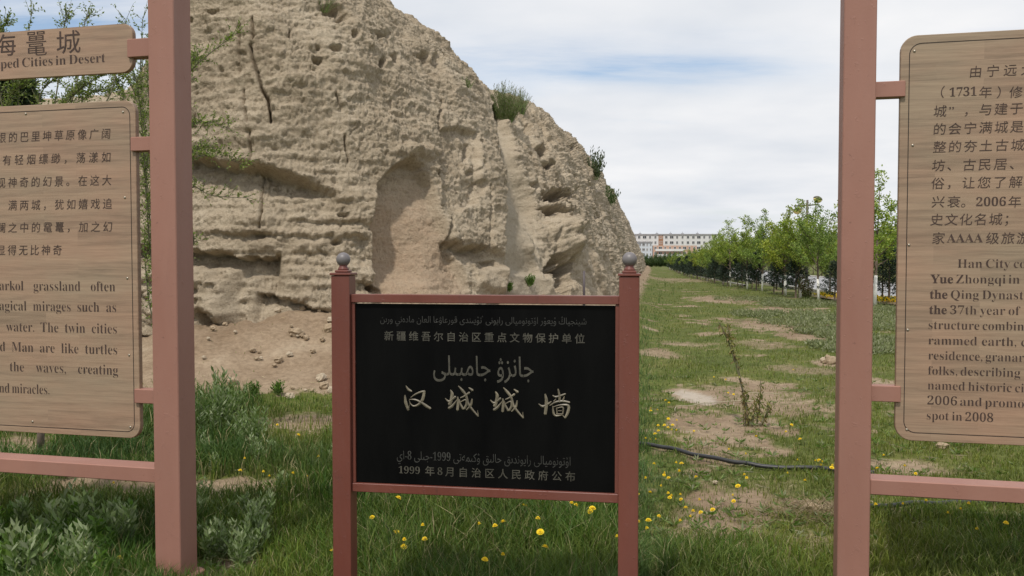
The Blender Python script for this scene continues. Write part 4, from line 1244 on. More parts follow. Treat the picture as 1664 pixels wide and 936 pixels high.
# ------------------------------------------------------------------ wilted sapling
def wilted():
    g = G(1218, 690); z0 = gz(g[0], g[1]); Yd = g[1]
    root = empty('wilted_sapling', (g[0], g[1], z0)); tag(root, 'tall wilted sapling leaning left out of bare earth, its leaves brown and limp', 'sapling')
    r = np.random.default_rng(3)
    C = []; D = []
    stems = [[(1218, 690), (1208, 640), (1195, 590), (1182, 550), (1168, 523)], [(1218, 690), (1210, 645), (1198, 590), (1188, 555), (1181, 524)], [(1228, 690), (1234, 660), (1236, 640), (1236, 617)],
             [(1222, 690), (1225, 668), (1230, 650)], [(1235, 690), (1246, 670), (1250, 655)], [(1212, 690), (1211, 665), (1213, 640)]]
    for si, s in enumerate(stems):
        pts = [P(a, b, Yd)-np.array((g[0], g[1], z0)) for a, b in s]
        pts[0][2] = -.03
        mb = MB(); mb.tube(pts, list(np.linspace(.008 if si < 2 else .006, .003, len(pts))), 6); mb.build('stem', M['branch'], root)
        for i in range(len(pts)-1):
            for f in np.linspace(0, 1, 9):
                q = pts[i]*(1-f)+pts[i+1]*f
                v = (q[2] > .0)
                dens = 3 if (q[2] > .66 or q[2] < .34) else 1
                for _ in range(dens if v else 1):
                    d = r.normal(size=3)*.6; d[2] = -abs(d[2])-.5 if r.random() < .6 else abs(d[2])
                    C.append(q+r.normal(size=3)*.006); D.append(d)
    C = np.array(C); D = unit(np.array(D)); n = len(C)
    cols = mixcol(n, r, [(.17, .17, .045), (.22, .21, .06), (.17, .125, .06), (.12, .15, .035), (.24, .18, .09)])
    obj('leaves', leaf_mesh('leaves', C, D, .040+.035*r.random(n), .014+.010*r.random(n), cols, r, M['leaf']), root)
wilted()

# ------------------------------------------------------------------ weeds and small shrubs
def weed_mesh(name, seed, h, rad, nst, pal, ll=.05, lw=.018, up=1.2, per=16):
    r = np.random.default_rng(seed); C = []; D = []; mb = MB()
    for s in range(nst):
        a = r.random()*2*PI; q = r.random()**.6
        tip = np.array((math.cos(a)*rad*q, math.sin(a)*rad*q, h*(1-.4*q*q)*(.7+.5*r.random())))
        b = np.array((tip[0]*.25, tip[1]*.25, -.01)); midp = b*.5+tip*.5+np.array((tip[0]*-.08, tip[1]*-.08, .02))
        mb.tube([b, midp, tip], [.0035, .0028, .0015], 4, False)
        for k in range(per):
            f = .12+.88*(k+r.random())/per
            p = (1-f)**2*b+2*f*(1-f)*midp+f*f*tip
            aa = k*2.4+r.random()
            d = np.array((math.cos(aa), math.sin(aa), up*(.4+f)*(.6+.6*r.random())))
            C.append(p); D.append(d)
    C = np.array(C); D = unit(np.array(D)); n = len(C)
    cols = mixcol(n, r, pal)
    me = leaf_mesh('leaves', C, D, ll*(.6+.7*r.random(n)), lw*(.7+.6*r.random(n)), cols, r, M['leaf'])
    return mb.mesh('stems', M['stalk']), me
silver = [(.24, .29, .16), (.29, .34, .20), (.17, .23, .10), (.14, .20, .07)]
green = [(.10, .19, .03), (.14, .23, .04), (.08, .15, .025)]
olive = [(.12, .14, .06), (.09, .11, .045), (.15, .16, .08)]
def weed_proto(*a, **k): return weed_mesh(*a, **k)
def put_weed(name, meshes, px, py, label, cat, group=None, s=1.0, rz=0.0, pos=None):
    if pos is None:
        g = G(px, py)
        for _ in range(3): g = G(px, py, gz(g[0], g[1]))
        g[2] = gz(g[0], g[1])
    else: g = pos
    root = empty(name, g, rz); root.scale = (s, s, s)
    tag(root, label, cat, group)
    obj('stems', meshes[0], root); obj('leaves', meshes[1], root)
    return root
wsil = [weed_proto('w', 20+i, .26, .11, 9, silver, .06, .019) for i in range(4)]
wgrn = [weed_proto('w', 30+i, .18, .09, 10, green, .05, .02, .8) for i in range(3)]
rw = random.Random(9)
for k in range(34):
    a = rw.uniform(-40, 245); b = rw.uniform(835, 935)
    put_weed('leafy_weed', wsil[k % 4] if k % 3 else wgrn[k % 3], a, b+30, 'leafy silver green weed in the rank growth under the left sign', 'weed', 'weeds under the left sign', rw.uniform(.75, 1.15), rw.uniform(0, 6))
for k in range(20):
    a = rw.uniform(318, 445); b = rw.uniform(850, 925)
    put_weed('leafy_weed', wsil[k % 4], a, b, 'silvery broad-leaved weed in the clump right of the left sign post', 'weed', 'weeds right of the left post', rw.uniform(.5, .8), rw.uniform(0, 6))
for k, (a, b) in enumerate([(345, 770), (420, 755), (335, 735), (410, 740), (440, 745), (545, 760), (330, 815), (455, 800)]):
    put_weed('leafy_weed', wsil[k % 4], a, b, 'small grey green weed beside the bare earth path left of the plaque', 'weed', 'weeds by the earth path', .6, k)
bush1 = weed_proto('b', 50, .52, .33, 60, silver+[(.13, .18, .07)], .06, .016, 1.3, 18)
put_weed('silvery_shrub', bush1, 350, 705, 'bushy silver green shrub at the foot of the earth slope by the left post', 'shrub')
bush1b = weed_proto('b', 52, .36, .26, 34, silver, .055, .015, 1.1, 16)
put_weed('silvery_shrub', bush1b, 412, 722, 'lower silver green shrub just right of the bushy one by the left post', 'shrub', s=.9)
tuft = [weed_proto('t', 60+i, .20, .13, 14, green+[(.09, .15, .04)], .06, .022, .9) for i in range(2)]
put_weed('green_tuft', tuft[0], 412, 640, 'small sprouting green plant on the bare slope, left one of two', 'plant', s=.75)
put_weed('green_tuft', tuft[1], 452, 640, 'small bushy green plant on the bare slope, right one of two', 'plant', s=.75)
p_ = on_wall(866, 461, 5)
put_weed('green_tuft', tuft[0], 0, 0, 'green plant on the smooth earth apron above the plaque, larger of two', 'plant', s=1.0, pos=p_+np.array((0, -.12, -.02)))
p_ = on_wall(831, 469, 5)
put_weed('green_tuft', tuft[1], 0, 0, 'olive plant on the smooth earth apron above the plaque, smaller of two', 'plant', s=.8, pos=p_+np.array((0, -.12, -.02)))
stk = weed_proto('s', 66, .55, .10, 5, olive, .05, .014, 1.6, 12)
for k, (a, b, sc_) in enumerate([(1070, 492, 1.0), (1080, 470, 1.1), (1094, 480, .9), (1066, 520, .8)]):
    put_weed('tall_weed', stk, a, b, ['thin upright weed by the wall foot, right of the plaque finial', 'farthest thin upright weed on the lawn by the wall foot', 'thin upright weed standing farthest from the wall foot', 'nearest thin upright weed just right of the plaque post'][k], 'weed', s=sc_, rz=k)
# shrubs on the wall's crest
def crest(name, px, py, label, h, rad, n, pal, seed, ll=.05, lw=.012, per=16):
    p = on_wall(px, py, 7)
    put_weed(name, weed_mesh('c', seed, h, rad, n, pal, ll, lw, 1.6, per), 0, 0, label, 'shrub', pos=p+np.array((0, .05, -.12)))
crest('crest_shrub', 820, 186, 'dense olive green bush on the wall crest at the head of the gully', .92, .62, 230, [(.16, .155, .085), (.20, .19, .115), (.12, .12, .06)], 70, .07, .012, 22)
crest('crest_shrub', 851, 176, 'sparser brownish bush just right of the olive bush on the wall crest', .70, .42, 90, [(.15, .13, .10), (.11, .10, .07), (.15, .14, .10)], 71, .06, .010, 16)
crest('crest_shrub', 765, 136, 'low grey scrub on the wall crest left of the olive bush', .25, .3, 22, olive, 72, .05, .01)
crest('crest_shrub', 530, 4, 'small dry scrub hanging at the hollow near the top of the wall', .3, .3, 16, olive, 73, .05, .01)
crest('crest_shrub', 974, 285, 'small dark green bush on the sloping wall crest, upper of two', 1.2, .6, 34, [(.06, .085, .04), (.08, .10, .05)], 74, .16, .05)
crest('crest_shrub', 999, 328, 'tiny green bush on the sloping wall crest, lower of two', .9, .6, 24, [(.07, .11, .035), (.09, .13, .05)], 75, .16, .05)

# ------------------------------------------------------------------ clods and the brick at the wall's foot
def rock_mesh(seed, mat, flat=.7):
    r = np.random.default_rng(seed); mb = MB(); n, m = 12, 8
    V = [(0, 0, -1)]
    for i in range(1, m):
        for k in range(n):
            t = PI*i/m; a = 2*PI*k/n; V.append((math.sin(t)*math.cos(a), math.sin(t)*math.sin(a), -math.cos(t)))
    V.append((0, 0, 1)); V = np.array(V)
    s = 1+.38*fbm(V[:, 0]*1.2+seed*3, V[:, 1]*1.2, V[:, 2]*1.2, 3, .6)+.12*noise(V[:, 0]*4, V[:, 1]*4, V[:, 2]*4+seed)
    V = V*s[:, None]*np.array((1, .8, flat))
    F = [(0, 1+(k+1) % n, 1+k) for k in range(n)]
    for i in range(m-2):
        for k in range(n):
            a = 1+i*n+k; b = 1+i*n+(k+1) % n; F.append((a, b, b+n, a+n))
    e = len(V)-1
    F += [(e, 1+(m-2)*n+k, 1+(m-2)*n+(k+1) % n) for k in range(n)]
    mb.add(V, F); return mb.mesh('clod', mat, False)
rocks = [rock_mesh(i, M['earth' if i % 3 else 'pale_earth']) for i in range(6)]
rk = random.Random(12)
for k in range(120):
    if k < 45:
        a = rk.uniform(315, 545); b = rk.uniform(555, 650)
    else:
        a = 548-95*rk.random()**1.4; b = 530+75*rk.random()
    g = G(a, b)
    for _ in range(4): g = G(a, b, gz(g[0], g[1]))
    s = rk.choice((.02, .03, .03, .045, .07)) if k < 45 else rk.uniform(.025, .10)
    o = obj('earth_clod', rocks[k % 6], None, (g[0], g[1], gz(g[0], g[1])+s*.15)); o.scale = (s, s, s); o.rotation_euler = (rk.random()*.5, rk.random()*.5, rk.random()*6)
    tag(o, 'crumbled clod of pale earth lying on the slope below the cliff', 'clod', 'clods fallen on the earth slope')
for k, (a, b, s) in enumerate([(515, 548, .30), (500, 556, .17), (536, 540, .22), (528, 560, .14)]):
    g = G(a, b)
    for _ in range(4): g = G(a, b, gz(g[0], g[1]))
    o = obj('earth_boulder', rocks[(k*2+1) % 6], None, (g[0], g[1], gz(g[0], g[1])+s*.3)); o.scale = (s, s, s); o.rotation_euler = (k, k*.7, k*2)
    tag(o, ['largest fallen block of earth left of the plaque post', 'small earth block left of the largest fallen one', 'fallen earth block partly behind the plaque post', 'small fallen earth block lowest by the plaque post'][k], 'boulder')
pb = on_wall(511, 511, 5)
mb = MB(); mb.box(-.12, .12, -.06, .06, -.03, .03, .006)
o = mb.build('brick', M['brick'], None, False, pb+np.array((0, -.10, .0))); o.rotation_euler = (.1, -.12, .3)
tag(o, 'single red brick lodged at the foot of the cliff left of the plaque', 'brick')
# scattered litter stones on the turf
for k, (a, b, s) in enumerate([(1162, 785, .02), (1530, 730, .05), (1350, 590, .12), (1340, 588, .07), (1420, 706, .03), (1318, 828, .05)]):
    g = G(a, b); o = obj('stone', rocks[k % 6], None, (g[0], g[1], gz(g[0], g[1])+s*.3)); o.scale = (s, s, s)
    tag(o, ['tiny pale stone on the turf just below the black hose', 'rounded stone in the grass below the right board', 'flat earth lump beside the right post on the lawn', 'smaller earth lump beside the flat one on the lawn',
            'small stone in the grass between the right post and board', 'earth lump in the bare patch left of the right post'][k], 'stone')
# dead grass clump
gdd = G(1325, 835)
r = np.random.default_rng(8); n = 900; C = np.stack([gdd[0]+r.normal(size=n)*.16, gdd[1]+r.normal(size=n)*.13, np.zeros(n)], 1); C[:, 2] = gh(C[:, 0], C[:, 1])
D = rand_dirs(n, r, .3); D[:, 2] = np.abs(D[:, 2])*.35
tag(obj('dead_grass', leaf_mesh('dead_grass', C, unit(D), .10+.08*r.random(n), .004, mixcol(n, r, [(.28, .22, .13), (.34, .28, .18), (.18, .13, .08)]), r, M['leaf'])), 'matted dead straw on bare earth left of the right sign post', 'straw', kind='stuff')

# thin metal pole
g = P(949, 440, 16.0); zb_ = gz(g[0], 16.0)
mb = MB(); mb.tube([(0, 0, -.1), (0, 0, .4), (0, 0, g[2]-zb_)], [.028, .026, .024], 8)
tag(mb.build('metal_pole', M['dark_metal'], None, True, (g[0], 16.0, zb_)), 'thin dark metal pole standing before the wall behind the plaque', 'pole')

# ------------------------------------------------------------------ trees of the row
def tree_meshes(seed, h, rad, clear, nleaf, pal, ls=.088):
    r = np.random.default_rng(seed)
    tr = MB(); lean = r.normal(size=2)*.05
    T = [np.array((lean[0]*t, lean[1]*t, t*h*.62)) for t in (0, .25, .5, .75, 1)]
    T[0][2] = -.1
    tr.tube(T, [.055, .05, .042, .032, .02], 8)
    wh = MB(); wz = clear*.84
    def at(z):
        f = z/(h*.62); return np.array((lean[0]*f, lean[1]*f, z))
    wh.tube([at(-.1), at(wz*.5), at(wz)], [.062, .058, .054], 8)
    lb = MB(); C = []; D = []
    nl = 13
    for i in range(nl):
        z = clear*.92+(h*.62-clear*.92)*(i/(nl-1))**1.15; b = at(z)
        az = i*2.4+r.random()*.8; f = (z-clear)/(h-clear)
        L_ = rad*(1.05-.5*f)*(.75+.5*r.random()); el = .55+.7*f+.2*r.random()
        tip = b+np.array((math.cos(az)*math.cos(el), math.sin(az)*math.cos(el), math.sin(el)))*L_*1.35
        if i == nl-1: tip = b+np.array((r.normal()*.1, r.normal()*.1, h-z))
        mid = (b+tip)/2+np.array((math.cos(az), math.sin(az), -.4))*.08*L_
        lb.tube([b, mid, tip], [.02, .013, .004], 5, False)
        nt = 9
        for k in range(nt):
            q = .25+.75*(k+r.random()*.6)/nt
            p = (1-q)**2*b+2*q*(1-q)*mid+q*q*tip
            d = r.normal(size=3); d[2] = abs(d[2])*.9+.2; d /= np.linalg.norm(d)
            tl = (.28+.42*r.random())*(1.1-.4*q); e = p+d*tl
            if k % 2 == 0: lb.tube([p, e], [.006, .002], 3, False)
            m = int(nleaf/(nl*nt))
            s = r.random(m)
            C.append(p[None]+(e-p)[None]*s[:, None]+r.normal(size=(m, 3))*.07*(1.2-.6*s[:, None]))
            dd = r.normal(size=(m, 3)); dd[:, 2] -= .1; D.append(dd)
    C = np.concatenate(C); D = unit(np.concatenate(D)); n = len(C)
    cols = mixcol(n, r, pal, .2)
    cl = noise(C[:, 0]*1.6+seed, C[:, 1]*1.6, C[:, 2]*1.6)[:, None]; cols = cols*(1+.3*cl)
    return tr.mesh('trunk', M['bark'], True), wh.mesh('whitewash', M['white_trunk'], True), lb.mesh('limbs', M['bark']), leaf_mesh('crown', C, D, ls*(.7+.6*r.random(n)), ls*.6, cols, r, M['leaf'])
palA = [(0.221, 0.3, 0.049), (0.281, 0.355, 0.062), (0.162, 0.239, 0.044), (0.34, 0.383, 0.082)]
palB = [(0.193, 0.276, 0.061), (0.246, 0.325, 0.077), (0.14, 0.204, 0.053)]
palC = [(0.281, 0.335, 0.044), (0.349, 0.373, 0.062), (0.215, 0.273, 0.044)]
TV = [tree_meshes(100, 4.2, 1.15, 1.25, 6200, palA), tree_meshes(101, 4.7, 1.3, 1.2, 6400, palB), tree_meshes(102, 3.7, 1.2, 1.05, 5800, palC), tree_meshes(103, 4.4, 1.15, 1.2, 5200, palA)]
def put_tree(v, x, y, s, rz, label, group, white=True, name='young_tree'):
    root = empty(name, (x, y, gz(x, y)), rz); root.scale = (s, s, s); tag(root, label, 'tree', group)
    obj('trunk', v[0], root)
    if white: obj('whitewash', v[1], root)
    obj('limbs', v[2], root); obj('crown', v[3], root)
def fir_mesh(seed, h, rad, pal, dens=1.0):
    r = np.random.default_rng(seed); tr = MB(); tr.tube([(0, 0, -.08), (0, 0, h*.5), (0, 0, h*.97)], [.035*h/1.5, .02*h/1.5, .004], 6)
    C = []; D = []; lb = MB(); nb = int(46*dens)
    for i in range(nb):
        f = (i/nb)**.85; z = .18*h+.80*h*f; az = i*2.4+r.random()*.5; L_ = rad*(1-f)**.8*(.8+.35*r.random())+.04
        b = np.array((0, 0, z)); e = b+np.array((math.cos(az), math.sin(az), .25+.5*f))*L_
        lb.tube([b, e], [.007, .002], 3, False)
        m = int(30+90*L_/rad)
        s = r.random(m)**.7
        p = b[None]+(e-b)[None]*s[:, None]+r.normal(size=(m, 3))*.03; C.append(p)
        d = r.normal(size=(m, 3))*.7+unit((e-b)[None]); D.append(d)
    C = np.concatenate(C); D = unit(np.concatenate(D)); n = len(C)
    me = leaf_mesh('crown', C, D, .075*h/1.5*(.6+.7*r.random(n)), .024*h/1.5, mixcol(n, r, pal, .25), r, M['needle'])
    return tr.mesh('trunk', M['bark']), lb.mesh('limbs', M['bark']), me
palF = [(.028, .048, .03), (.04, .065, .038), (.022, .038, .026)]
FV = [fir_mesh(200, 1.75, .62, palF), fir_mesh(201, 1.5, .6, palF, .9), fir_mesh(202, 1.9, .55, palF)]
def put_fir(v, x, y, s, rz, label, group=None):
    root = empty('spruce', (x, y, gz(x, y)), rz); root.scale = (s, s, s); tag(root, label, 'spruce', group)
    obj('trunk', v[0], root); obj('limbs', v[1], root); obj('crown', v[2], root)
ROW = np.array([(12.6, 25.5), (12.3, 29), (11.56, 32.5), (11.75, 37.3), (12.1, 41.9), (12.7, 49), (15.4, 73), (24.5, 132)])
seg = np.concatenate([[0], np.cumsum(np.linalg.norm(np.diff(ROW, axis=0), axis=1))])
def row_at(s, off=0.0):
    x = np.interp(s, seg, ROW[:, 0]); y = np.interp(s, seg, ROW[:, 1])
    x2 = np.interp(s+1, seg, ROW[:, 0]); y2 = np.interp(s+1, seg, ROW[:, 1])
    x1 = np.interp(s-1, seg, ROW[:, 0]); y1 = np.interp(s-1, seg, ROW[:, 1])
    d = np.array((x2-x1, y2-y1)); d /= np.linalg.norm(d)+1e-9
    return x+d[1]*off, y-d[0]*off
ords = ['nearest', 'second nearest', 'third nearest', 'fourth nearest', 'fifth nearest', 'sixth nearest', 'seventh nearest', 'eighth nearest']
rt_ = random.Random(21)
# deciduous trees, trunks as they stand in the photograph, then onward to the far end
trunks = [(1421, 499), (1330, 489), (1300, 484), (1276, 480), (1238, 473.5), (1214, 470), (1187, 465.7), (1174, 462.2), (1160, 459.5), (1149, 456.8), (1139, 454), (1127, 450.5), (1120, 448.5), (1113, 446.3), (1107, 444.4), (1102, 442.8), (1097, 441.2), (1092, 439.4), (1088, 438)]
for k, (a, b) in enumerate(trunks):
    g = G(a, b)
    lab = ('%s young tree with whitewashed trunk in the row along the road' % ords[k]) if k < 8 else 'young tree with whitewashed trunk in the far part of the row'
    v = TV[[3, 1, 0, 2, 1, 0, 3][k % 7]]
    s = [1.02, .82, .94, 1.0, .84, .9][k] if k < 6 else rt_.uniform(.92, 1.05)*float(np.interp(a, [1085, 1127, 1149, 1165, 1187], [.5, .55, .64, .76, .84]))
    put_tree(v, g[0], g[1], s, rt_.uniform(0, 6.28), lab, 'whitewashed young trees along the road' if k < 8 else 'far whitewashed young trees')
firs = [(1440, 494, 1.15), (1352, 493, .98), (1289, 484, 1.0), (1268, 479, 1.05), (1254, 477, .95), (1226, 472, 1.0), (1219, 470, .9), (1203, 467.5, 1.0), (1196, 466, .95)]
for k, (a, b, s) in enumerate(firs):
    g = G(a, b)
    put_fir(FV[k % 3], g[0]+.1, g[1], s, k*1.3, ['dark spruce beside the left edge of the right board', 'dark spruce just left of the right sign post', 'second dark spruce left of the right sign post'][k] if k < 3 else 'small dark spruce between the whitewashed tree trunks', None if k < 3 else 'small spruces in the tree row')
s0 = 24.0
while s0 < seg[-1]-3:
    x, y = row_at(s0, -.35)
    put_fir(FV[int(s0*7) % 3], x+rt_.uniform(-.2, .2), y, rt_.uniform(.75, 1.0), rt_.uniform(0, 6), 'small dark spruce between the whitewashed tree trunks', 'small spruces in the tree row')
    s0 += 1.6+s0*.008
# copper shrub
g = G(1312, 486)
put_weed('copper_shrub', weed_mesh('c', 80, .95, .42, 46, [(.10, .05, .035), (.08, .06, .03), (.12, .08, .04)], .07, .035, .7, 16), 0, 0, 'reddish brown leafy shrub between two whitewashed trunks near the flower bed', 'shrub', pos=np.array((g[0], g[1], gz(g[0], g[1]))))
# second row behind the first, across the road
k = 0; s0 = 2.0
while s0 < seg[-1]:
    for off, grp in ((12.0, 'trees across the road'), (17.0, 'trees well behind the road')):
        x, y = row_at(s0, off+rt_.uniform(-1, 1))
        put_tree(TV[k % 4], x, y+rt_.uniform(-1, 1), rt_.uniform(.8, 1.0), rt_.uniform(0, 6.28),
                 'bushy green tree on the far side of the road' if off < 13 else 'green tree standing deep behind the road', grp, white=False); k += 1
    s0 += 3.2+s0*.015
for i in range(12):
    x, y = row_at(5+i*4.6, 1.25); put_tree(TV[(i*3+1) % 4], x, y, .62+.12*((i*7) % 3)/2, i*1.7, 'green tree just behind the whitewashed row', 'trees just behind the row', white=False)
# round dark trees at the end of the lawn
rb_ = weed_mesh('r', 90, 3.4, 1.9, 150, [(.05, .085, .028), (.07, .11, .035), (.04, .065, .025)], .30, .16, .5, 20)
for i, (a, Yd, s) in enumerate([(1051, 168, .62), (1058, 158, .55), (1066, 166, .68), (1073, 160, .6), (1080, 170, .66), (1088, 175, .74), (1043, 178, .7), (1097, 178, .78)]):
    p = P(a, 430, Yd); o = put_weed('round_tree', rb_, 0, 0, 'round dark green tree at the far end of the lawn', 'tree', 'round trees at the end of the lawn', s=s, pos=np.array((p[0], Yd, 0)))
# far wood behind everything
r = np.random.default_rng(31); n = 26000
X = r.uniform(46, 220, n); Yf = 205+r.normal(size=n)*9+X*.12; hmax = 2.5+5*sm(46, 75, X)+2.0*noise(X*.12, 0*X, 1.)+1.5*noise(X*.5, 0*X, 3.)
Z = hmax*r.random(n)**.7
D = rand_dirs(n, r, .2)
tag(obj('far_wood', leaf_mesh('far_wood', np.stack([X, Yf, Z], 1), D, .9, .5, mixcol(n, r, [(.07, .10, .035), (.09, .125, .04), (.05, .08, .03)]), r, M['leaf'])), 'dense green belt of distant trees beyond the road', 'wood', kind='stuff')

# ------------------------------------------------------------------ road, kerb, flower bed
def strip(name, o0, o1, z, mat, s0=0, s1=None, thick=0):
    s1 = s1 or seg[-1]; ss = np.linspace(s0, s1, 60)
    mb = MB(); V = []
    for s in ss:
        a = row_at(s, o0); b = row_at(s, o1)
        V += [(a[0], a[1], z), (b[0], b[1], z)]
    F = [(2*i, 2*i+1, 2*i+3, 2*i+2) for i in range(59)]
    mb.add(V, F)
    if thick:
        V2 = [(x, y, z-thick) for x, y, _ in V]; mb.add(V+V2, [(2*i, 2*i+2, 120+2*i+2, 120+2*i) for i in range(59)]+[(2*i+1, 120+2*i+1, 120+2*i+3, 2*i+3) for i in range(59)])
    return mb.build(name, mat)
ROW = np.vstack([[(16.0, -40)], ROW, [(60, 330)]]); seg = np.concatenate([[0], np.cumsum(np.linalg.norm(np.diff(ROW, axis=0), axis=1))])
base_s = seg[1]
tag(strip('road', 2.4, 9.8, .06, M['asphalt']), kind='structure')
tag(strip('kerb', 2.15, 2.397, .16, M['kerb'], thick=.2), kind='structure')
tag(strip('kerb', 9.803, 10.05, .16, M['kerb'], thick=.2), kind='structure')
tag(strip('lawn_edging', .55, .68, .10, M['kerb'], s0=base_s+24, thick=.15), kind='structure')
tag(strip('flower_bed_soil', .6, 2.1, .055, M['earth'], s0=base_s-8, s1=base_s+10), kind='structure')
r = np.random.default_rng(41); n = 6000
ss = base_s-8+18*r.random(n); off = .65+1.4*r.random(n)
pts = np.array([row_at(a, b) for a, b in zip(ss, off)])
C = np.stack([pts[:, 0], pts[:, 1], .10+.10*r.random(n)], 1); D = rand_dirs(n, r, 1.5)
cols = mixcol(n, r, [(.80, .55, .02), (.80, .48, .02), (.75, .58, .05), (.10, .15, .03)])
tag(obj('flower_bed', leaf_mesh('flower_bed', C, D, .075, .07, cols, r, M['leaf'])), 'bed of bright yellow flowers along the near edge of the road', 'flower bed', kind='stuff')

# ------------------------------------------------------------------ street lamp
g = P(1312, 325, 55.0)
root = empty('street_lamp', (g[0], 55.0, 0)); tag(root, 'tall street lamp with amber oval heads rising above the row trees', 'street lamp')
H_ = g[2]
mb = MB(); mb.tube([(0, 0, -.1), (0, 0, H_*.5), (0, 0, H_)], [.10, .08, .065], 10); mb.build('pole', M['lamp_shell'], root, True)
mb = MB(); mb.tube([(-.85, 0, H_-.38), (0, 0, H_-.34), (.72, 0, H_-.28)], .045, 6); mb.build('arm', M['lamp_shell'], root)
for dx, dz, tz in ((.66, .10, -.3), (-.62, -.62, .25)):
    e = empty('lamp_head', (0, 0, 0)); e.parent = root; e.location = (dx, 0, H_+dz-.05); e.rotation_euler = (0, -tz, 0)
    mb = MB(); mb.lathe([(.04, .2), (.16, .17), (.27, .10), (.305, .02), (.30, 0)][::-1], (0, 0, 0), 14); s = mb.build('lamp_shell', M['lamp_shell'], e, True); s.scale = (1, .7, 1)
    mb = MB(); mb.lathe([(.29, -.004), (.25, -.11), (.15, -.20), (.03, -.24)], (0, 0, 0), 14); s = mb.build('lamp_glass', M['lamp_glass'], e, True); s.scale = (1, .7, 1)

# ------------------------------------------------------------------ the far buildings
M['white_wall'] = plain('white_render', (.62, .62, .62), .8, .06, .3); M['pink_wall'] = plain('salmon_render', (.50, .33, .25), .8, .06, .3)
M['blue_wall'] = plain('pale_blue_render', (.50, .55, .60), .8, .06, .3); M['window'] = plain('dark_glass', (.05, .055, .06), .2, .3, 1)
M['frame'] = plain('white_frame', (.60, .60, .60), .6, .05, 3); M['roofs'] = plain('grey_roof', (.33, .33, .35), .8, .1, .5)
M['brown'] = plain('brown_render', (.32, .17, .10), .8, .1, .3)
def building(name, pxa, pxb, Yd, ytop, storeys, wall, label, bays, seed, roof=True, brown=()):
    r = random.Random(seed); xa = P(pxa, 430, Yd)[0]; xb = P(pxb, 430, Yd)[0]; H_ = P(pxa, ytop, Yd)[2]
    root = empty(name, ((xa+xb)/2, Yd, 0)); tag(root, label, 'building'); w = xb-xa
    mb = MB(); mb.box(-w/2, w/2, 0, 12, -.5, H_); mb.build('wall', wall, root)
    if roof:
        mb = MB(); mb.box(-w/2-.3, w/2+.3, -.4, 12.3, H_+.002, H_+.45); rf = mb.build('roof', M['roofs'], root)
        for k in range(int(w/7)):
            x = -w/2+3+k*7+r.uniform(-1, 1); mb = MB(); mb.tube([(x, 3, H_+.4), (x, 3, H_+1.6)], .12, 5); mb.box(x-.6, x+.6, 2.5, 3.5, H_+.45, H_+.9); mb.build('roof_tank', M['roofs'], rf)
    fh = H_/storeys; bw = w/bays
    wm = {}
    for s in range(storeys):
        for b in range(bays):
            kind = (b*7+3) % 5
            ww = bw*(.62 if kind == 0 else .40 if kind in (1, 3) else .3); x = -w/2+(b+.5)*bw; z = s*fh+fh*.32; hh_ = fh*.46
            key = round(ww, 3)
            if key not in wm:
                f = MB(); f.box(-ww/2-.12, ww/2+.12, -.09, .0, -.12, 0); f.box(-ww/2-.12, ww/2+.12, -.09, 0, hh_, hh_+.12); f.box(-ww/2-.12, -ww/2, -.09, 0, 0, hh_); f.box(ww/2, ww/2+.12, -.09, 0, 0, hh_)
                f.box(-.05, .05, -.085, -.04, 0.002, hh_-.002)
                g_ = MB(); g_.box(-ww/2, ww/2, -.035, .02, 0, hh_); wm[key] = (f.mesh('window', M['frame']), g_.mesh('pane', M['window']))
            fm, gm = wm[key]
            o = obj('window', fm, root, (x, -.003, z)); obj('pane', gm, o)
    for b in brown:
        x = -w/2+(b+.5)*bw; mb = MB(); mb.box(x-bw*.42, x+bw*.42, -.05, -.002, H_*.55, H_*.98); mb.build('facade_panel', M['brown'], root)
    return root, w, H_
building('apartment_building', 1034, 1166, 430, 381.5, 5, M['white_wall'], 'long white five storey apartment building on the horizon', 15, 1, True, (4,))
rP, wP, hP = building('apartment_building', 1061, 1132, 400, 399, 3, M['pink_wall'], 'salmon pink three storey building before the long white block', 9, 2, False)
for z in (hP*.34, hP*.67):
    mb = MB(); mb.box(-wP/2+1, wP/2-6, -1.1, -.01, z-.12, z+.06); mb.box(-wP/2+1, wP/2-6, -1.1, -1.02, z+.062, z+.95); mb.build('balcony', M['white_wall'], rP)
building('apartment_building', 1037, 1060, 400, 394, 4, M['blue_wall'], 'pale bluish block at the end of the earth wall', 4, 3)
building('apartment_building', 960, 1036, 440, 384, 5, M['white_wall'], 'white apartment block mostly hidden behind the earth wall', 9, 4)

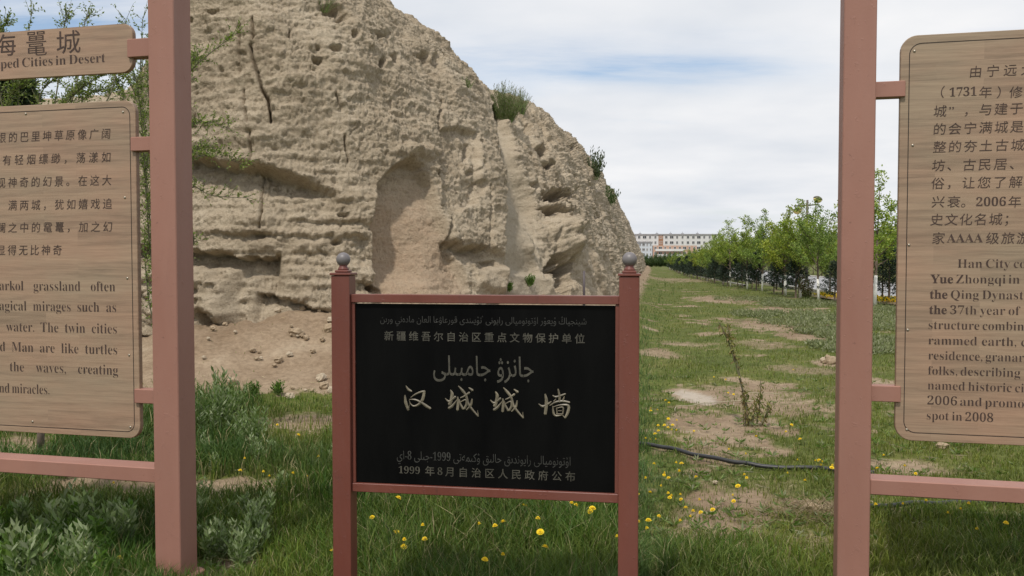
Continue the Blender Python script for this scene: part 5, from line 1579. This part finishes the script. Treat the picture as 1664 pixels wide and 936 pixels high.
# ------------------------------------------------------------------ leafy young trees behind the left sign
def elm(name, base_px, base_Y, trunk_px, branches, label, seed, top=None):
    b = P(base_px, 700, base_Y); z0 = gz(b[0], base_Y); root = empty(name, (b[0], base_Y, z0)); tag(root, label, 'tree')
    off = np.array((b[0], base_Y, z0)); r = np.random.default_rng(seed)
    pts = [np.array((0, 0, -.05))]+[P(a, c, base_Y)-off for a, c in trunk_px]
    mb = MB(); mb.tube(pts, list(np.linspace(.032, .014, len(pts))), 8); mb.build('trunk', M['bark'], root, True)
    C = []; D = []; lb = MB()
    for (pl, Yd, dens) in branches:
        q = [P(a, c, base_Y+(Yd-base_Y)*min(1, (i+.5)/len(pl)*1.5))-off for i, (a, c) in enumerate(pl)]
        # smooth
        out = []
        for i in range(len(q)-1):
            p0 = q[max(i-1, 0)]; p1 = q[i]; p2 = q[i+1]; p3 = q[min(i+2, len(q)-1)]
            for k in range(6):
                f = k/6; out.append(.5*((2*p1)+(-p0+p2)*f+(2*p0-5*p1+4*p2-p3)*f*f+(-p0+3*p1-3*p2+p3)*f**3))
        out.append(q[-1]); rad = np.linspace(.008, .002, len(out)); lb.tube(out, list(rad), 5, False)
        n = len(out)
        for i in range(2, n):
            d0 = unit((out[i]-out[i-1])[None])[0]
            dd_ = dens*.62
            for _ in range(int(dd_)+(r.random() < dd_ % 1)):
                dv = d0*.7+r.normal(size=3)*.5+np.array((0, 0, .35)); dv /= np.linalg.norm(dv)
                tl = .05+.13*r.random(); s_ = out[i]+(out[i-1]-out[i])*r.random(); e_ = s_+dv*tl; lb.tube([s_, e_], [.0022, .001], 3, False)
                m = 7
                for k in range(m):
                    f = (k+1)/m; C.append(s_+(e_-s_)*f); ld = dv*.5+r.normal(size=3)*.65; D.append(ld)
    C = np.array(C); D = unit(np.array(D)); n = len(C)
    lb.build('limbs', M['branch'], root)
    cols = mixcol(n, r, [(.16, .22, .045), (.20, .255, .06), (.115, .165, .04), (.24, .27, .09)])
    obj('crown', leaf_mesh('crown', C, D, .020+.014*r.random(n), .010+.006*r.random(n), cols, r, M['leaf']), root)
elm('young_elm', 270, 7.3, [(270, 600), (268, 480), (262, 360)],
    [([(268, 400), (280, 230), (303, 130), (335, 92), (388, 52)], 6.9, 5), ([(268, 420), (290, 200), (305, 120), (318, 95)], 7.1, 7), ([(268, 440), (285, 320), (310, 262), (350, 254), (396, 268)], 7.0, 5.5),
     ([(268, 400), (290, 290), (312, 248), (340, 242)], 7.2, 6), ([(266, 470), (285, 370), (310, 306), (345, 318), (408, 322)], 7.2, 3.2), ([(268, 400), (292, 260), (312, 205), (340, 199), (372, 208)], 7.0, 4.5),
     ([(264, 520), (246, 420), (238, 330), (233, 240), (226, 160), (222, 128)], 7.0, 8), ([(264, 470), (240, 330), (236, 220), (214, 140), (196, 118)], 7.5, 8), ([(262, 400), (240, 250), (232, 170), (228, 110), (232, 30)], 7.4, 5),
     ([(264, 560), (244, 500), (236, 430), (234, 380)], 7.3, 5), ([(262, 390), (250, 260), (244, 180), (240, 120), (250, 60)], 7.2, 6), ([(262, 420), (230, 260), (205, 175), (196, 150), (190, 130)], 7.6, 7), ([(264, 450), (290, 420), (312, 400), (316, 384)], 7.2, 2)],
    'leafy young elm behind the left sign post with arching branches on both sides', 301)
elm('young_elm', 66, 6.9, [(66, 690), (64, 500), (70, 350)],
    [([(68, 400), (80, 240), (110, 165), (140, 138), (165, 122)], 6.8, 7), ([(68, 380), (60, 240), (64, 160), (85, 130), (98, 124)], 7.0, 6), ([(70, 380), (95, 230), (130, 170), (150, 150), (176, 148)], 7.2, 6), ([(68, 370), (40, 230), (30, 160), (44, 70), (52, 14)], 7.1, 3),
     ([(68, 370), (85, 200), (98, 110), (104, 45), (110, 28)], 7.0, 4), ([(70, 370), (105, 210), (128, 120), (136, 45), (144, 24)], 7.3, 4), ([(66, 370), (20, 240), (-5, 120), (2, 55), (10, 38)], 6.8, 5), ([(66, 390), (20, 260), (14, 180), (22, 150), (40, 140)], 7.0, 7),
     ([(68, 390), (90, 250), (100, 180), (118, 152), (128, 150)], 7.0, 7), ([(68, 370), (140, 220), (180, 150), (196, 80), (205, 32)], 7.2, 3)],
    'leafy young elm with a thin grey trunk behind the boards of the left sign', 302)
# dark spruce seen between the two boards
g = P(8, 600, 12.3); vf = fir_mesh(210, 4.6, 1.15, [(.05, .075, .03), (.035, .055, .025)], 2.4)
put_fir(vf, g[0], 12.3, 1.0, 0, 'tall dark spruce behind the left sign, seen between its boards')
